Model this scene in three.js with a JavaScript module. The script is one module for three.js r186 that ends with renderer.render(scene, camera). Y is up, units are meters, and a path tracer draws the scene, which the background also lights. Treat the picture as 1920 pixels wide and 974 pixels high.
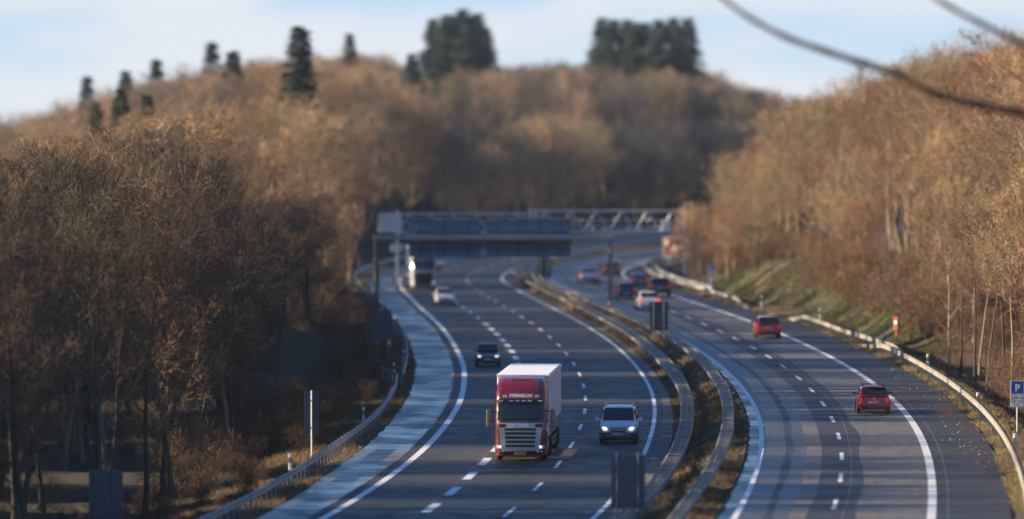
import * as THREE from 'three';
import { mergeGeometries, mergeVertices, toCreasedNormals } from 'three/addons/utils/BufferGeometryUtils.js';
import { RoundedBoxGeometry } from 'three/addons/geometries/RoundedBoxGeometry.js';

// ------------------------------------------------------------------ camera, sky, sun, exposure
const scene = new THREE.Scene();
const FOC = 11500, CAM_H = 16.3, HORIZON = 232;              // focal length and horizon in pixels of a 1920 x 974 frame
const camera = new THREE.PerspectiveCamera(2 * Math.atan(487 / FOC) * 180 / Math.PI, 1024 / 519, 1, 6000);
camera.position.set(0, CAM_H, 0);
camera.rotation.x = -Math.atan((487 - HORIZON) / FOC);
camera.focus = 318;
camera.userData.fStop = camera.getFocalLength() / 580;       // a 0.58 m opening: far woods and the near twigs go soft
scene.add(camera);

function mulberry(a) { return () => { a |= 0; a = a + 0x6D2B79F5 | 0; let t = Math.imul(a ^ a >>> 15, 1 | a); t = t + Math.imul(t ^ t >>> 7, 61 | t) ^ t; return ((t ^ t >>> 14) >>> 0) / 4294967296; }; }
const hash2 = (x, y, s = 0) => { let h = Math.imul(x | 0, 374761393) ^ Math.imul(y | 0, 668265263) ^ Math.imul(s | 0, 2147483647 - 1013); h = Math.imul(h ^ h >>> 13, 1274126177); return ((h ^ h >>> 16) >>> 0) / 4294967296; };
function vnoise(x, y, s = 0, px = 0, py = 0) {
  const xi = Math.floor(x), yi = Math.floor(y), u = x - xi, v = y - yi, a = u * u * (3 - 2 * u), b = v * v * (3 - 2 * v);
  const w = (k, p) => p ? ((k % p) + p) % p : k;
  const n = (i, j) => hash2(w(xi + i, px), w(yi + j, py), s);
  return (n(0, 0) * (1 - a) + n(1, 0) * a) * (1 - b) + (n(0, 1) * (1 - a) + n(1, 1) * a) * b;
}
const fbm = (x, y, s = 0, o = 4) => { let t = 0, a = .5, n = 0; for (let i = 0; i < o; i++) { t += a * vnoise(x, y, s + i); n += a; x *= 2.03; y *= 2.03; a *= .5; } return t / n; };
const lerp = (a, b, t) => a + (b - a) * t, clamp01 = (t) => Math.min(1, Math.max(0, t)), smooth = (x, a, b) => { const t = clamp01((x - a) / (b - a)); return t * t * (3 - 2 * t); };

{ // the sky: pale winter blue with soft flat clouds, the same all round
  const W = 2048, H = 1024, d = new Float32Array(W * H * 4);
  for (let j = 0; j < H; j++) {
    const el = ((j + .5) / H - .5) * 180;
    for (let i = 0; i < W; i++) {
      const az = (i + .5) / W * 360, k = (j * W + i) * 4, e = Math.max(0, el);
      const t = Math.pow(clamp01(e / 60), .5), h = Math.exp(-e / 2.6);
      let c = [lerp(.12, .022, t), lerp(.27, .08, t), lerp(.46, .25, t)];
      c = [lerp(c[0], .285, h), lerp(c[1], .345, h), lerp(c[2], .37, h)];
      let m = 0;
      if (e < 40 && el > -2) { const wob = fbm(az * .25, e * .8, 7, 3) - .5; m = smooth(fbm(az * .7 + wob, e * 2.6 - az * .16 + wob * 2, 3, 5), .34, .6) * (1 - smooth(e, 2.5, 8)) * .8; }
      c = [lerp(c[0], .36, m), lerp(c[1], .365, m), lerp(c[2], .385, m)];
      if (el < -1) { const g = smooth(-el, 1, 6); c = [lerp(c[0], .1, g), lerp(c[1], .1, g), lerp(c[2], .1, g)]; }
      const dim = lerp(.82, .62, smooth(e, 2, 25)); d[k] = c[0] * dim; d[k + 1] = c[1] * dim; d[k + 2] = c[2] * dim; d[k + 3] = 1;
    }
  }
  const sky = new THREE.DataTexture(d, W, H, THREE.RGBAFormat, THREE.FloatType);
  sky.mapping = THREE.EquirectangularReflectionMapping; sky.magFilter = sky.minFilter = THREE.LinearFilter; sky.needsUpdate = true;
  scene.background = sky; scene.environment = sky;
}
const sun = new THREE.DirectionalLight(new THREE.Color().setRGB(1, .8, .55), 5);
sun.position.set(-300, 86, -300 + 10); sun.target.position.set(0, 0, -300);
sun.castShadow = true; sun.shadow.radius = 1; sun.shadow.mapSize.set(4096, 4096);
Object.assign(sun.shadow.camera, { left: -320, right: 320, top: 120, bottom: -120, near: 1, far: 900 });
scene.add(sun, sun.target);

const renderer = new THREE.WebGLRenderer({ antialias: true });
renderer.toneMapping = THREE.LinearToneMapping;
renderer.toneMappingExposure = 2.85;
renderer.shadowMap.enabled = true;
renderer.setSize(1024, 519);
scene.fog = new THREE.FogExp2(new THREE.Color().setRGB(.62, .76, 1), .00004);

// ------------------------------------------------------------------ helpers
const used = new Map();
function numbered(name) { const n = used.get(name) ?? 0; used.set(name, n + 1); return n ? name + '_' + String(n).padStart(3, '0') : name; }
function tag(o, label, category, group, kind) { if (label) o.userData.label = label; if (category) o.userData.category = category; if (group) o.userData.group = group; if (kind) o.userData.kind = kind; return o; }
function shadow(o) { o.traverse((m) => { if (m.isMesh) { m.castShadow = true; m.receiveShadow = true; } }); return o; }
function thing(name, label, category, pos = [0, 0, 0], turn = 0, group, kind) {
  const g = new THREE.Group(); g.name = numbered(name); g.position.set(...pos); g.rotation.y = turn; tag(g, label, category, group, kind); scene.add(g); return g;
}
function part(name, geo, mat, parent, label) {
  const g = Array.isArray(geo) ? (geo.length > 1 ? mergeGeometries(geo.map((x) => { const y = x.index ? x.toNonIndexed() : x; for (const k of Object.keys(y.attributes)) if (!['position', 'normal', 'uv'].includes(k)) y.deleteAttribute(k); return y; })) : geo[0]) : geo;
  const m = new THREE.Mesh(g, mat); m.name = name; m.castShadow = m.receiveShadow = true; if (label) m.userData.label = label; parent.add(m); return m;
}
const box = (w, h, d, x = 0, y = 0, z = 0, r = 0) => { const g = r ? new RoundedBoxGeometry(w, h, d, 2, r) : new THREE.BoxGeometry(w, h, d); g.translate(x, y, z); return g; };
function bar(a, b, r, sides = 6, r2 = r) {               // a round bar from a to b
  const A = new THREE.Vector3(...a), B = new THREE.Vector3(...b), L = A.distanceTo(B), g = new THREE.CylinderGeometry(r2, r, L, sides);
  g.translate(0, L / 2, 0); g.applyQuaternion(new THREE.Quaternion().setFromUnitVectors(new THREE.Vector3(0, 1, 0), B.clone().sub(A).normalize())); g.translate(...a); return g;
}
const L3 = (r, g, b) => new THREE.Color().setRGB(r, g, b);
function tex(w, h, fn, srgb = false) {
  const d = new Uint8Array(w * h * 4);
  for (let j = 0; j < h; j++) for (let i = 0; i < w; i++) { const c = fn(i / w, j / h), k = (j * w + i) * 4; for (let q = 0; q < 3; q++) d[k + q] = Math.round(255 * clamp01(Array.isArray(c) ? c[q] : c)); d[k + 3] = 255; }
  const t = new THREE.DataTexture(d, w, h); t.wrapS = t.wrapT = THREE.RepeatWrapping; t.magFilter = THREE.LinearFilter; t.minFilter = THREE.LinearMipmapLinearFilter; t.generateMipmaps = true;
  if (srgb) t.colorSpace = THREE.SRGBColorSpace; t.needsUpdate = true; return t;
}
const rep = (t, x, y) => { const c = t.clone(); c.repeat.set(x, y); c.needsUpdate = true; return c; };
const std = (c, rough = .7, metal = 0, extra = {}) => new THREE.MeshStandardMaterial({ color: Array.isArray(c) ? L3(...c) : c, roughness: rough, metalness: metal, ...extra });

// ------------------------------------------------------------------ textures
const grain = tex(512, 512, (u, v) => { const f = hash2(Math.floor(u * 512), Math.floor(v * 512), 5), m = vnoise(u * 64, v * 64, 8, 64, 64), l = vnoise(u * 8, v * 8, 9, 8, 8); return .62 + .16 * f + .1 * m + .12 * l; });
const lengthwise = tex(256, 512, (u, v) => { const a = vnoise(u * 24, v * 5, 21, 24, 5), b = vnoise(u * 64, v * 16, 22, 64, 16), p = vnoise(u * 5, v * 9, 23, 5, 9), f = hash2(Math.floor(u * 256), Math.floor(v * 512), 24); const st = Math.pow(vnoise(u * 9, v * 14, 25, 9, 14), 4); return .52 + .24 * a + .14 * b + .2 * p + .1 * f - .35 * st; });
const crosswise = tex(256, 1024, (u, v) => { const a = vnoise(u * 2, v * 110, 31, 2, 110), b = vnoise(u * 7, v * 260, 32, 7, 260), c = vnoise(u * 3, v * 26, 33, 3, 26); return .2 + .45 * a * a + .2 * b + .25 * c; });
const crossRough = tex(256, 1024, (u, v) => { const a = vnoise(u * 3, v * 90, 41, 3, 90), b = vnoise(u * 6, v * 220, 42, 6, 220), c = vnoise(u * 3, v * 14, 43, 3, 14); const r = .22 + .3 * Math.pow(a, 2) + .12 * b + .2 * c; return [r, r, r]; });
const wetFilm = tex(256, 1024, (u, v) => { const a = vnoise(u * 3, v * 70, 45, 3, 70), b = vnoise(u * 8, v * 190, 46, 8, 190), c = vnoise(u * 2, v * 9, 47, 2, 9); return smooth(a * .5 + b * .35 + c * .5, .5, 1.05) * .85; });
const wetRough = tex(512, 512, (u, v) => { const a = vnoise(u * 6, v * 10, 51, 6, 10), b = vnoise(u * 40, v * 60, 52, 40, 60); const r = .5 + .22 * a + .1 * b; return [r, r, r]; });
const litter = tex(512, 512, (u, v) => { const a = vnoise(u * 128, v * 128, 61, 128, 128), b = vnoise(u * 40, v * 40, 62, 40, 40), c = vnoise(u * 8, v * 8, 63, 8, 8), w = .08 + .62 * a + .4 * b + .2 * c; return [w, w * lerp(.86, 1, b), w * lerp(.72, .95, c)]; });
const barkTex = tex(128, 256, (u, v) => { const a = vnoise(u * 16, v * 9, 71, 16, 9), b = vnoise(u * 40, v * 40, 72, 40, 40), c = vnoise(u * 3, v * 5, 73, 3, 5), w = .35 + .35 * a + .2 * b + .2 * c; return [w, w * lerp(.9, 1.03, c), w * .95]; });
const rust = tex(256, 64, (u, v) => { const a = vnoise(u * 30, v * 5, 81, 30, 5), b = vnoise(u * 90, v * 20, 82, 90, 20); return .68 + .2 * a + .14 * b; });

// ------------------------------------------------------------------ materials
const M = {
  asphalt: std([.026, .027, .03], 1, 0, { map: rep(lengthwise, 1 / 3.7, 1 / 40), roughnessMap: rep(wetRough, 1 / 5, 1 / 17), bumpMap: rep(grain, 1, 1), bumpScale: .003 }),
  asphaltDark: std([.022, .022, .024], 1, 0, { map: rep(grain, 1 / 3, 1 / 3), roughnessMap: rep(wetRough, 1 / 4, 1 / 13), bumpMap: rep(grain, 1, 1), bumpScale: .003 }),
  asphaltSmooth: std([.062, .064, .07], .5, 0, { map: rep(lengthwise, 1 / 3, 1 / 35), bumpMap: rep(grain, 1, 1), bumpScale: .002 }),
  concrete: std([.135, .122, .106], .65, 0, { map: rep(lengthwise, 1 / 4, 1 / 27), bumpMap: rep(grain, 1, 1), bumpScale: .002 }),
  wet: new THREE.MeshPhysicalMaterial({ color: L3(.16, .17, .185), roughness: 1, map: rep(crosswise, 1 / 4, 1 / 60), roughnessMap: rep(crossRough, 1 / 5, 1 / 73), bumpMap: rep(crosswise, 1 / 4, 1 / 60), bumpScale: .012, clearcoat: 1, clearcoatMap: rep(wetFilm, 1 / 4.5, 1 / 48), clearcoatRoughness: .22 }),
  paint: std([.84, .84, .83], .5, 0, { map: rep(grain, 1 / 2, 1 / 2) }),
  tar: std([.016, .016, .017], .4), jointPale: std([.2, .185, .16], .8), seam: std([.14, .14, .14], .6), joint: std([.11, .1, .085], .8),
  steel: std([.5, .5, .49], .5, .55, { map: rust }), steelDull: std([.3, .3, .29], .6, .4, { map: rust }), barrier: std([.17, .165, .15], .6, .3, { map: rust }), barrierPale: std([.21, .19, .155], .6, .2, { map: rust }), steelWarm: std([.33, .3, .25], .6, .2, { map: rust }),
  signBack: std([.06, .085, .115], .45, .2), signRim: std([.12, .14, .16], .5, .4), galv: std([.5, .52, .53], .5, .5),
  white: std([.8, .8, .78], .5), black: std([.015, .015, .017], .6), rubber: std([.018, .018, .018], .85),
  glass: new THREE.MeshPhysicalMaterial({ color: L3(.012, .016, .02), roughness: .06, metalness: 0, ior: 1.5 }),
  chrome: std([.6, .6, .62], .2, .9), rim: std([.35, .35, .36], .35, .8), plate: std([.75, .75, .72], .5), plateYellow: std([.75, .4, .03], .5),
  orange: std([.36, .1, .018], .55), headlight: new THREE.MeshStandardMaterial({ color: L3(.8, .8, .8), roughness: .2, emissive: L3(1, .95, .82), emissiveIntensity: .32 }),
  headlightOff: std([.65, .67, .7], .15, .3), tail: new THREE.MeshStandardMaterial({ color: L3(.45, .01, .012), roughness: .25, emissive: L3(1, .03, .02), emissiveIntensity: .1 }),
  brake: new THREE.MeshStandardMaterial({ color: L3(.6, .02, .02), roughness: .25, emissive: L3(1, .06, .04), emissiveIntensity: .5 }), grey: std([.2, .21, .22], .6),
};
const carPaint = (r, g, b, metal = 0) => new THREE.MeshPhysicalMaterial({ color: L3(r, g, b), roughness: .38, metalness: metal, clearcoat: 1, clearcoatRoughness: .06 });

// ------------------------------------------------------------------ the course of the road: X of each carriageway's lane line by distance Z
function curve(pts) {                                           // natural cubic through [Z, X]
  const n = pts.length, x = pts.map((p) => p[0]), y = pts.map((p) => p[1]), a = new Array(n).fill(0), c = new Array(n).fill(0), d = new Array(n).fill(0), m = new Array(n).fill(0);
  for (let i = 1; i < n - 1; i++) { const h0 = x[i] - x[i - 1], h1 = x[i + 1] - x[i], B = 2 * (h0 + h1), r = 6 * ((y[i + 1] - y[i]) / h1 - (y[i] - y[i - 1]) / h0), q = B - h0 * c[i - 1]; c[i] = h1 / q; d[i] = (r - h0 * d[i - 1]) / q; }
  for (let i = n - 2; i > 0; i--) m[i] = d[i] - c[i] * m[i + 1];
  const at = (i, z) => { const h = x[i + 1] - x[i], A = (x[i + 1] - z) / h, B = (z - x[i]) / h; return A * y[i] + B * y[i + 1] + ((A ** 3 - A) * m[i] + (B ** 3 - B) * m[i + 1]) * h * h / 6; };
  return (z) => {
    if (z < x[0]) { const s = (at(0, x[0] + .5) - y[0]) / .5; return y[0] + s * (z - x[0]); }
    if (z > x[n - 1]) { const s = (y[n - 1] - at(n - 2, x[n - 1] - .5)) / .5; return y[n - 1] + s * (z - x[n - 1]); }
    let i = 0; while (i < n - 2 && z > x[i + 1]) i++; return at(i, z);
  };
}
const table = (pts) => (z) => { if (z <= pts[0][0]) return pts[0][1]; for (let i = 1; i < pts.length; i++) if (z <= pts[i][0]) return lerp(pts[i - 1][1], pts[i][1], smooth(z, pts[i - 1][0], pts[i][0])); return pts[pts.length - 1][1]; };
const baseL = curve([[210, -4.3], [255, -.26], [300, 2.55], [345, 4.08], [390, 4.44], [435, 3.84], [480, 2.45], [525, .43], [570, -1.93], [615, -4.02], [650, -4.77], [690, -3.25], [721, -1.1], [760, 2.6], [820, 9.8], [900, 22], [1000, 41]]);
const baseR = curve([[205, 9.9], [243, 12.82], [285, 15.32], [330, 16.77], [375, 16.95], [420, 16.05], [465, 14.33], [510, 12.08], [555, 9.54], [590, 7.75], [620, 7.5], [648, 9], [676, 11.8], [707, 15.9], [730, 20.5], [780, 31], [850, 46], [1000, 79]]);
const slope = (f, z) => (f(z + 1) - f(z - 1)) / 2;
const YL = 0, YR = 1.2;
const pt = (f, z, off) => f(z) + off * Math.hypot(1, slope(f, z));
const headIn = (f, z) => Math.atan2(-slope(f, z), 1), headOut = (f, z) => Math.atan2(slope(f, z), -1);
// where the ray through a photograph pixel meets a level of the ground: [X, Z]
const onGround = (px, py, y) => { const Z = FOC * (CAM_H - y) / (py - HORIZON); return [(px - 960) * Z / FOC, Z]; };

const OFF = {
  LS: table([[250, -10.05], [300, -10.35], [350, -10.5], [400, -10.7], [450, -10.9], [520, -10.9], [570, -10.6], [620, -10.3], [660, -10]]),
  LL: table([[250, -7.34], [300, -7.27], [350, -7.36], [400, -7.5], [450, -7.68], [530, -7.66], [590, -7.3], [640, -7.05]]),
  D1: table([[250, -3.5], [300, -3.64], [440, -3.76], [480, -3.83], [560, -3.7], [640, -3.5]]),
  LR: table([[250, 3.78], [310, 3.86], [380, 4.06], [460, 4.12], [530, 4.06], [600, 3.94], [645, 3.7]]),
  RL: table([[240, -3.67], [300, -3.73], [400, -3.9], [450, -4], [520, -4.15], [650, -4.1]]),
  RR: table([[240, 3.85], [340, 4], [460, 4], [540, 3.65], [650, 3.7]]),
  RS: table([[240, 6.93], [300, 6.98], [370, 7.15], [410, 7.05], [470, 7.35], [505, 6.4], [560, 5.95], [650, 5.8]]),
};
const num = (k) => (typeof k === 'function' ? k : () => k);

// ------------------------------------------------------------------ the ground
function hillAt(X, Z) {
  let h = 0;
  h += 9.5 * Math.exp(-(((X + 30) / 24) ** 2)) * smooth(Z, 560, 800) * (1 - .4 * smooth(Z, 900, 1500));
  h += 3 * smooth(-X, 40, 140) * smooth(Z, 260, 700);
  h += 15 * smooth(Z, 860, 1150) * (1 - smooth(Math.abs(X - 4), 40, 120) * .6);
  h += 5 * smooth(X, 45, 140) * smooth(Z, 300, 800);
  return h;
}
function groundY(X, Z) {
  const l = (X - baseL(Z)) / Math.hypot(1, slope(baseL, Z)), r = (X - baseR(Z)) / Math.hypot(1, slope(baseR, Z));
  const eL = OFF.LS(Z), eR = OFF.RS(Z);
  if (l < eL) {
    const o = eL - l, near = 1 - smooth(Z, 320, 385), mid = smooth(Z, 350, 400) * (1 - smooth(Z, 560, 640));
    return YL - .03 - near * (.1 * smooth(o, .2, 1.2) + 1.1 * smooth(o, 1.5, 8)) + mid * 3.4 * smooth(o, 2.2, 10) + hillAt(X, Z) * smooth(o, 4, 22) + (fbm(X * .6, Z * .2, 90, 3) - .5) * .35 * smooth(o, .6, 3);
  }
  if (r > eR) {
    const o = r - eR, bank = smooth(Z, 388, 430) * (1 - smooth(Z, 545, 600)), near = 1 - smooth(Z, 380, 410);
    return YR - .03 - near * .9 * smooth(o, 1.2, 4) + bank * 3.2 * smooth(o, 1.4, 7.5) + hillAt(X, Z) * smooth(o, 4, 22) + (fbm(X * .6, Z * .2, 91, 3) - .5) * .35 * smooth(o, .8, 3);
  }
  const inL = 5, inR = -4.32;
  if (l <= inL) return YL - .1;
  if (r >= inR) return YR - .1;
  const w = (l - inL) / Math.max(.1, (l - inL) + (inR - r));
  return lerp(YL - .03, YR - .03, smooth(w, .1, .9)) - .22 * smooth(w, .7, .88) * (1 - smooth(w, .9, 1)) + (fbm(X * 1.2, Z * .5, 92, 3) - .5) * .16 * smooth(w, 0, .15) * (1 - smooth(w, .85, 1));
}
{
  const zs = []; for (let z = 60; z < 2600; z += z < 230 ? 10 : z < 700 ? 4 : z < 1300 ? 14 : 100) zs.push(z);
  const L = [-900, -600, -400, -280, -200, -150, -115, -90, -72, -60, -50, -42, -36, -31, -27, -24, -21.5, -19.5, -18, -16.5, -15.2, -14.1, -13.2, -12.4, -11.8, -11.3], R = [7.6, 8, 8.5, 9.1, 9.8, 10.6, 11.5, 12.5, 13.8, 15.2, 17, 19, 22, 25, 29, 34, 40, 48, 58, 72, 90, 120, 170, 240, 340, 500, 900], K = 16;
  const pos = [], uv = [], col = [], idx = [];
  for (const z of zs) {
    const kL = Math.hypot(1, slope(baseL, z)), xs = L.map((o) => baseL(z) + o * kL);
    xs.push(pt(baseL, z, OFF.LS(z) - .25), pt(baseL, z, OFF.LS(z)), pt(baseL, z, OFF.LS(z) + .02), pt(baseL, z, 4.98));
    const a = pt(baseL, z, 5.01), b = pt(baseR, z, -4.33); for (let i = 0; i < K; i++) xs.push(lerp(a, b, i / (K - 1)));
    xs.push(pt(baseR, z, -4.3), pt(baseR, z, OFF.RS(z) - .02), pt(baseR, z, OFF.RS(z)));
    for (const o of R) xs.push(pt(baseR, z, o + OFF.RS(z) - 7.3));
    for (const x of xs) {
      const y = groundY(x, z); pos.push(x, y, -z); uv.push(x / 1.6, z / 4);
      const g = smooth(fbm(x * .22 + 40, z * .07, 95, 4), .42, .6), q = fbm(x * .9, z * .3, 97, 3), r = (x - baseR(z)), bank = (r > 8 && r < 26 && z > 400 && z < 600) ? .55 : 0, leftBank = (x - baseL(z) < -11 && x - baseL(z) > -19 && z > 335 && z < 470) ? .3 : 0, green = clamp01(g * .5 + bank * g + leftBank * g + bank * .3);
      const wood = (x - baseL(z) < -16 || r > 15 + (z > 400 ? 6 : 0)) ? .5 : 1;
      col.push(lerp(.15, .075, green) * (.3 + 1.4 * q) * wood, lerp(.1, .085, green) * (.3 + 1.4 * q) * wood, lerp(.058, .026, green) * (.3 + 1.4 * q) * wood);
    }
  }
  const n = pos.length / 3 / zs.length;
  for (let j = 0; j < zs.length - 1; j++) for (let i = 0; i < n - 1; i++) { const p = j * n + i; idx.push(p, p + 1, p + n, p + 1, p + n + 1, p + n); }
  const g = new THREE.BufferGeometry(); g.setAttribute('position', new THREE.Float32BufferAttribute(pos, 3)); g.setAttribute('uv', new THREE.Float32BufferAttribute(uv, 2)); g.setAttribute('color', new THREE.Float32BufferAttribute(col, 3)); g.setIndex(idx); g.computeVertexNormals();
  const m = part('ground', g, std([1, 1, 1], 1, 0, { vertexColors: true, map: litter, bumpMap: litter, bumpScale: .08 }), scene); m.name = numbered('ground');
  tag(m, 'brown leaf littered ground with patches of grass along the motorway', 'ground', null, 'structure');
}

// ------------------------------------------------------------------ the two carriageways
function strip(f, o0, o1, z0, z1, y, step = 4, nu = 1) {
  o0 = num(o0); o1 = num(o1);
  const n = Math.max(1, Math.ceil((z1 - z0) / step)), p = [], uv = [], idx = [];
  for (let i = 0; i <= n; i++) { const z = lerp(z0, z1, i / n); for (let k = 0; k <= nu; k++) { const o = lerp(o0(z), o1(z), k / nu); p.push(pt(f, z, o), y, -z); uv.push(o, z); } }
  for (let i = 0; i < n; i++) for (let k = 0; k < nu; k++) { const a = i * (nu + 1) + k, b = a + nu + 1; idx.push(a, a + 1, b, a + 1, b + 1, b); }
  const g = new THREE.BufferGeometry(); g.setAttribute('position', new THREE.Float32BufferAttribute(p, 3)); g.setAttribute('uv', new THREE.Float32BufferAttribute(uv, 2)); g.setIndex(idx); g.computeVertexNormals(); return g;
}
const Z0 = 70, Z1 = 960;
const wob = (c, amp, fr, s) => (z) => c + (vnoise(z * fr, 0, s) - .5) * amp + (vnoise(z * fr * 6, 3, s) - .5) * amp * .4;
const roadL = thing('carriageway', 'three lane dark asphalt carriageway with oncoming traffic and wet blue hard shoulder', 'road', [0, 0, 0], 0, null, 'structure');
{
  const r = roadL;
  const ragged = (z) => OFF.LS(z) + (vnoise(z * .35, 0, 301) - .5) * .16 + (vnoise(z * 1.6, 0, 302) - .5) * .08;
  part('asphalt_base', strip(baseL, (z) => OFF.LS(z), 5, Z0, Z1, YL - .012), M.asphaltDark, r);
  part('shoulder_surface', strip(baseL, ragged, (z) => OFF.LL(z) - .72, Z0, Z1, YL - .006, 1), M.wet, r);
  part('shoulder_seam', strip(baseL, (z) => OFF.LL(z) - .74, (z) => OFF.LL(z) - .66 + (vnoise(z * .7, 0, 303) - .5) * .06, Z0, 640, YL - .002, 1.5), M.seam, r);
  part('lane_surface', strip(baseL, (z) => OFF.LL(z) + .1, (z) => OFF.LR(z) + .2, Z0, Z1, YL - .008), M.asphalt, r);
  part('edge_strip', strip(baseL, (z) => OFF.LR(z) + .5 , 4.99, Z0, 620, YL - .002, 2), M.joint, r);
  part('edge_line', strip(baseL, (z) => OFF.LL(z) - .17, (z) => OFF.LL(z) + .17, Z0, Z1, YL), M.paint, r);
  part('edge_line', strip(baseL, (z) => OFF.LR(z) - .11, (z) => OFF.LR(z) + .11, Z0, Z1, YL), M.paint, r);
  part('lane_seam', strip(baseL, (z) => OFF.D1(z) - .3, (z) => OFF.D1(z) - .26, Z0, 580, YL - .004, 2), M.seam, r);
  let zs = [239, 221, 203, 257, 275, 293, 311, 329, 347, 364, 381, 398, 416, 434, 451, 468, 485, 501, 517, 532, 547, 562, 575, 589, 602, 614, 625, 636, 649, 661, 671, 682, 691, 706, 721, 737];
  for (const z of zs) { const l = z < 520 ? 3.2 : 2.4; part('lane_dash', strip(baseL, -.09, .09, z - l, z + l, YL, 2), M.paint, r); }
  for (let z = 236; z < 503; z += 11.9) part('lane_dash', strip(baseL, (q) => OFF.D1(q) - .2, (q) => OFF.D1(q) + .2, z - 3.1, z + 3.1, YL, 2), M.paint, r);
  for (const z of [514, 530, 545, 559, 573, 587, 600, 613, 626, 640, 654, 668, 682, 697]) part('lane_dash', strip(baseL, (q) => OFF.D1(q) - .09, (q) => OFF.D1(q) + .09, z - 2.4, z + 2.4, YL, 2), M.paint, r);
  for (const z of [459, 479, 507, 425]) part('expansion_joint', strip(baseL, (q) => OFF.LL(q) + .3, (q) => OFF.LR(q) - .2, z - .16, z + .16, YL - .004, 1, 6), M.joint, r);
}
const roadR = thing('carriageway', 'two lane patched carriageway with traffic driving away and broad dark hard shoulder', 'road', [0, 0, 0], 0, null, 'structure');
{
  const r = roadR, y = YR, a = (o) => (z) => o + (vnoise(z * .06, 0, 310 + Math.round(o * 3)) - .5) * .16;
  part('asphalt_base', strip(baseR, -4.32, (z) => OFF.RS(z), Z0, Z1, y - .012), M.asphaltDark, r);
  const ragged = (z) => -4.28 + (vnoise(z * .5, 0, 311) - .5) * .12 + (vnoise(z * 2.2, 0, 312) - .5) * .1;
  part('gutter_surface', strip(baseR, ragged, (z) => OFF.RL(z) + .1, Z0, 640, y - .006, 1), M.wet, r);
  part('lane_surface', strip(baseR, (z) => OFF.RL(z) + .1, a(-2.55), Z0, Z1, y - .008), M.asphaltSmooth, r);
  part('tar_seam', strip(baseR, a(-2.6), (z) => a(-2.6)(z) + .34 + (vnoise(z * .4, 2, 314) - .5) * .2, Z0, 600, y - .004, 1.5), M.asphaltDark, r);
  part('lane_surface', strip(baseR, (z) => a(-2.6)(z) + .2, a(-1.62), Z0, Z1, y - .008), M.asphaltSmooth, r);
  part('concrete_strip', strip(baseR, a(-1.62), a(-.92), Z0, Z1, y - .006), M.concrete, r);
  part('repair_strip', strip(baseR, a(-.94), (z) => .88 + (vnoise(z * .12, 1, 315) - .5) * .3, Z0, Z1, y - .004, 2), M.asphalt, r);
  part('lane_surface', strip(baseR, .8, (z) => OFF.RR(z) + .15, Z0, Z1, y - .008), M.concrete, r);
  part('lane_seam', strip(baseR, wob(.42, .1, .05, 316), (z) => wob(.42, .1, .05, 316)(z) + .035, Z0, 560, y - .001, 2), M.seam, r);
  part('shoulder_surface', strip(baseR, (z) => OFF.RR(z) + .12, (z) => OFF.RS(z) - .03 + (vnoise(z * .6, 1, 317) - .5) * .12, Z0, Z1, y - .007, 1.5), M.asphaltDark, r);
  part('shoulder_seam', strip(baseR, (z) => OFF.RR(z) + .62, (z) => OFF.RR(z) + .66, Z0, 520, y - .003, 2), M.seam, r);
  part('edge_line', strip(baseR, (z) => OFF.RL(z) - .12, (z) => OFF.RL(z) + .12, Z0, Z1, y), M.paint, r);
  part('edge_line', strip(baseR, (z) => OFF.RR(z) - .17, (z) => OFF.RR(z) + .17, Z0, Z1, y), M.paint, r);
  for (const z of [208, 225, 243, 261, 278, 296, 313, 330, 347, 364, 381, 397, 413, 430, 446, 462, 478, 493, 507, 521, 534, 547, 560, 572, 584, 596, 608, 620, 632, 645, 660, 675]) { const l = z < 500 ? 3.1 : 2.4; part('lane_dash', strip(baseR, -.09, .09, z - l, z + l, y + .002, 2), M.paint, r); }
}

// sealed cracks that wander across the lanes
function crackSeam(parent, f, z, o0, o1, y, w, seed, mat) {
  const p = [], uv = [], idx = [], n = 26;
  for (let i = 0; i <= n; i++) { const o = lerp(o0, o1, i / n), q = z + (vnoise(i * .5, seed, 401) - .5) * 1.6 + (vnoise(i * 1.7, seed, 402) - .5) * .5, h = w * (.6 + .8 * vnoise(i * .9, seed, 403)); for (const d of [-h, h]) { p.push(pt(f, q + d, o), y, -(q + d)); uv.push(o, q); } }
  for (let i = 0; i < n; i++) { const a = i * 2; idx.push(a, a + 2, a + 1, a + 1, a + 2, a + 3); }
  const g = new THREE.BufferGeometry(); g.setAttribute('position', new THREE.Float32BufferAttribute(p, 3)); g.setAttribute('uv', new THREE.Float32BufferAttribute(uv, 2)); g.setIndex(idx); g.computeVertexNormals(); part('sealed_crack', g, mat, parent);
}
for (const [z, a, b, m] of [[262, -3.4, 3.6, 0], [274, -7, -1, 0], [288, -7, 3.6, 1], [297, .5, 3.6, 0], [318, -7, -3.9, 0], [326, -3.4, 3.7, 1], [343, -7, 2, 0], [358, -2, 3.8, 1], [372, -7, -.4, 0], [398, -7, 3.8, 1], [412, -3, 3.8, 0], [443, -7, 0, 0]]) crackSeam(roadL, baseL, z, a, b, YL - .003, .12, z, m ? M.joint : M.tar);
for (const [z, a, b, m] of [[252, 1, 3.7, 0], [266, -2.2, 3.7, 1], [292, 1, 3.7, 0], [308, -3.5, -.95, 0], [336, .95, 3.8, 1], [352, 1, 3.8, 0], [379, -3.6, 3.8, 1], [404, .95, 3.8, 0], [428, -3.6, -1, 0], [452, .95, 3.8, 1], [480, .95, 3.8, 0]]) crackSeam(roadR, baseR, z, a, b, YR - .003, .12, z + 50, m ? M.jointPale : M.tar);

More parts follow.
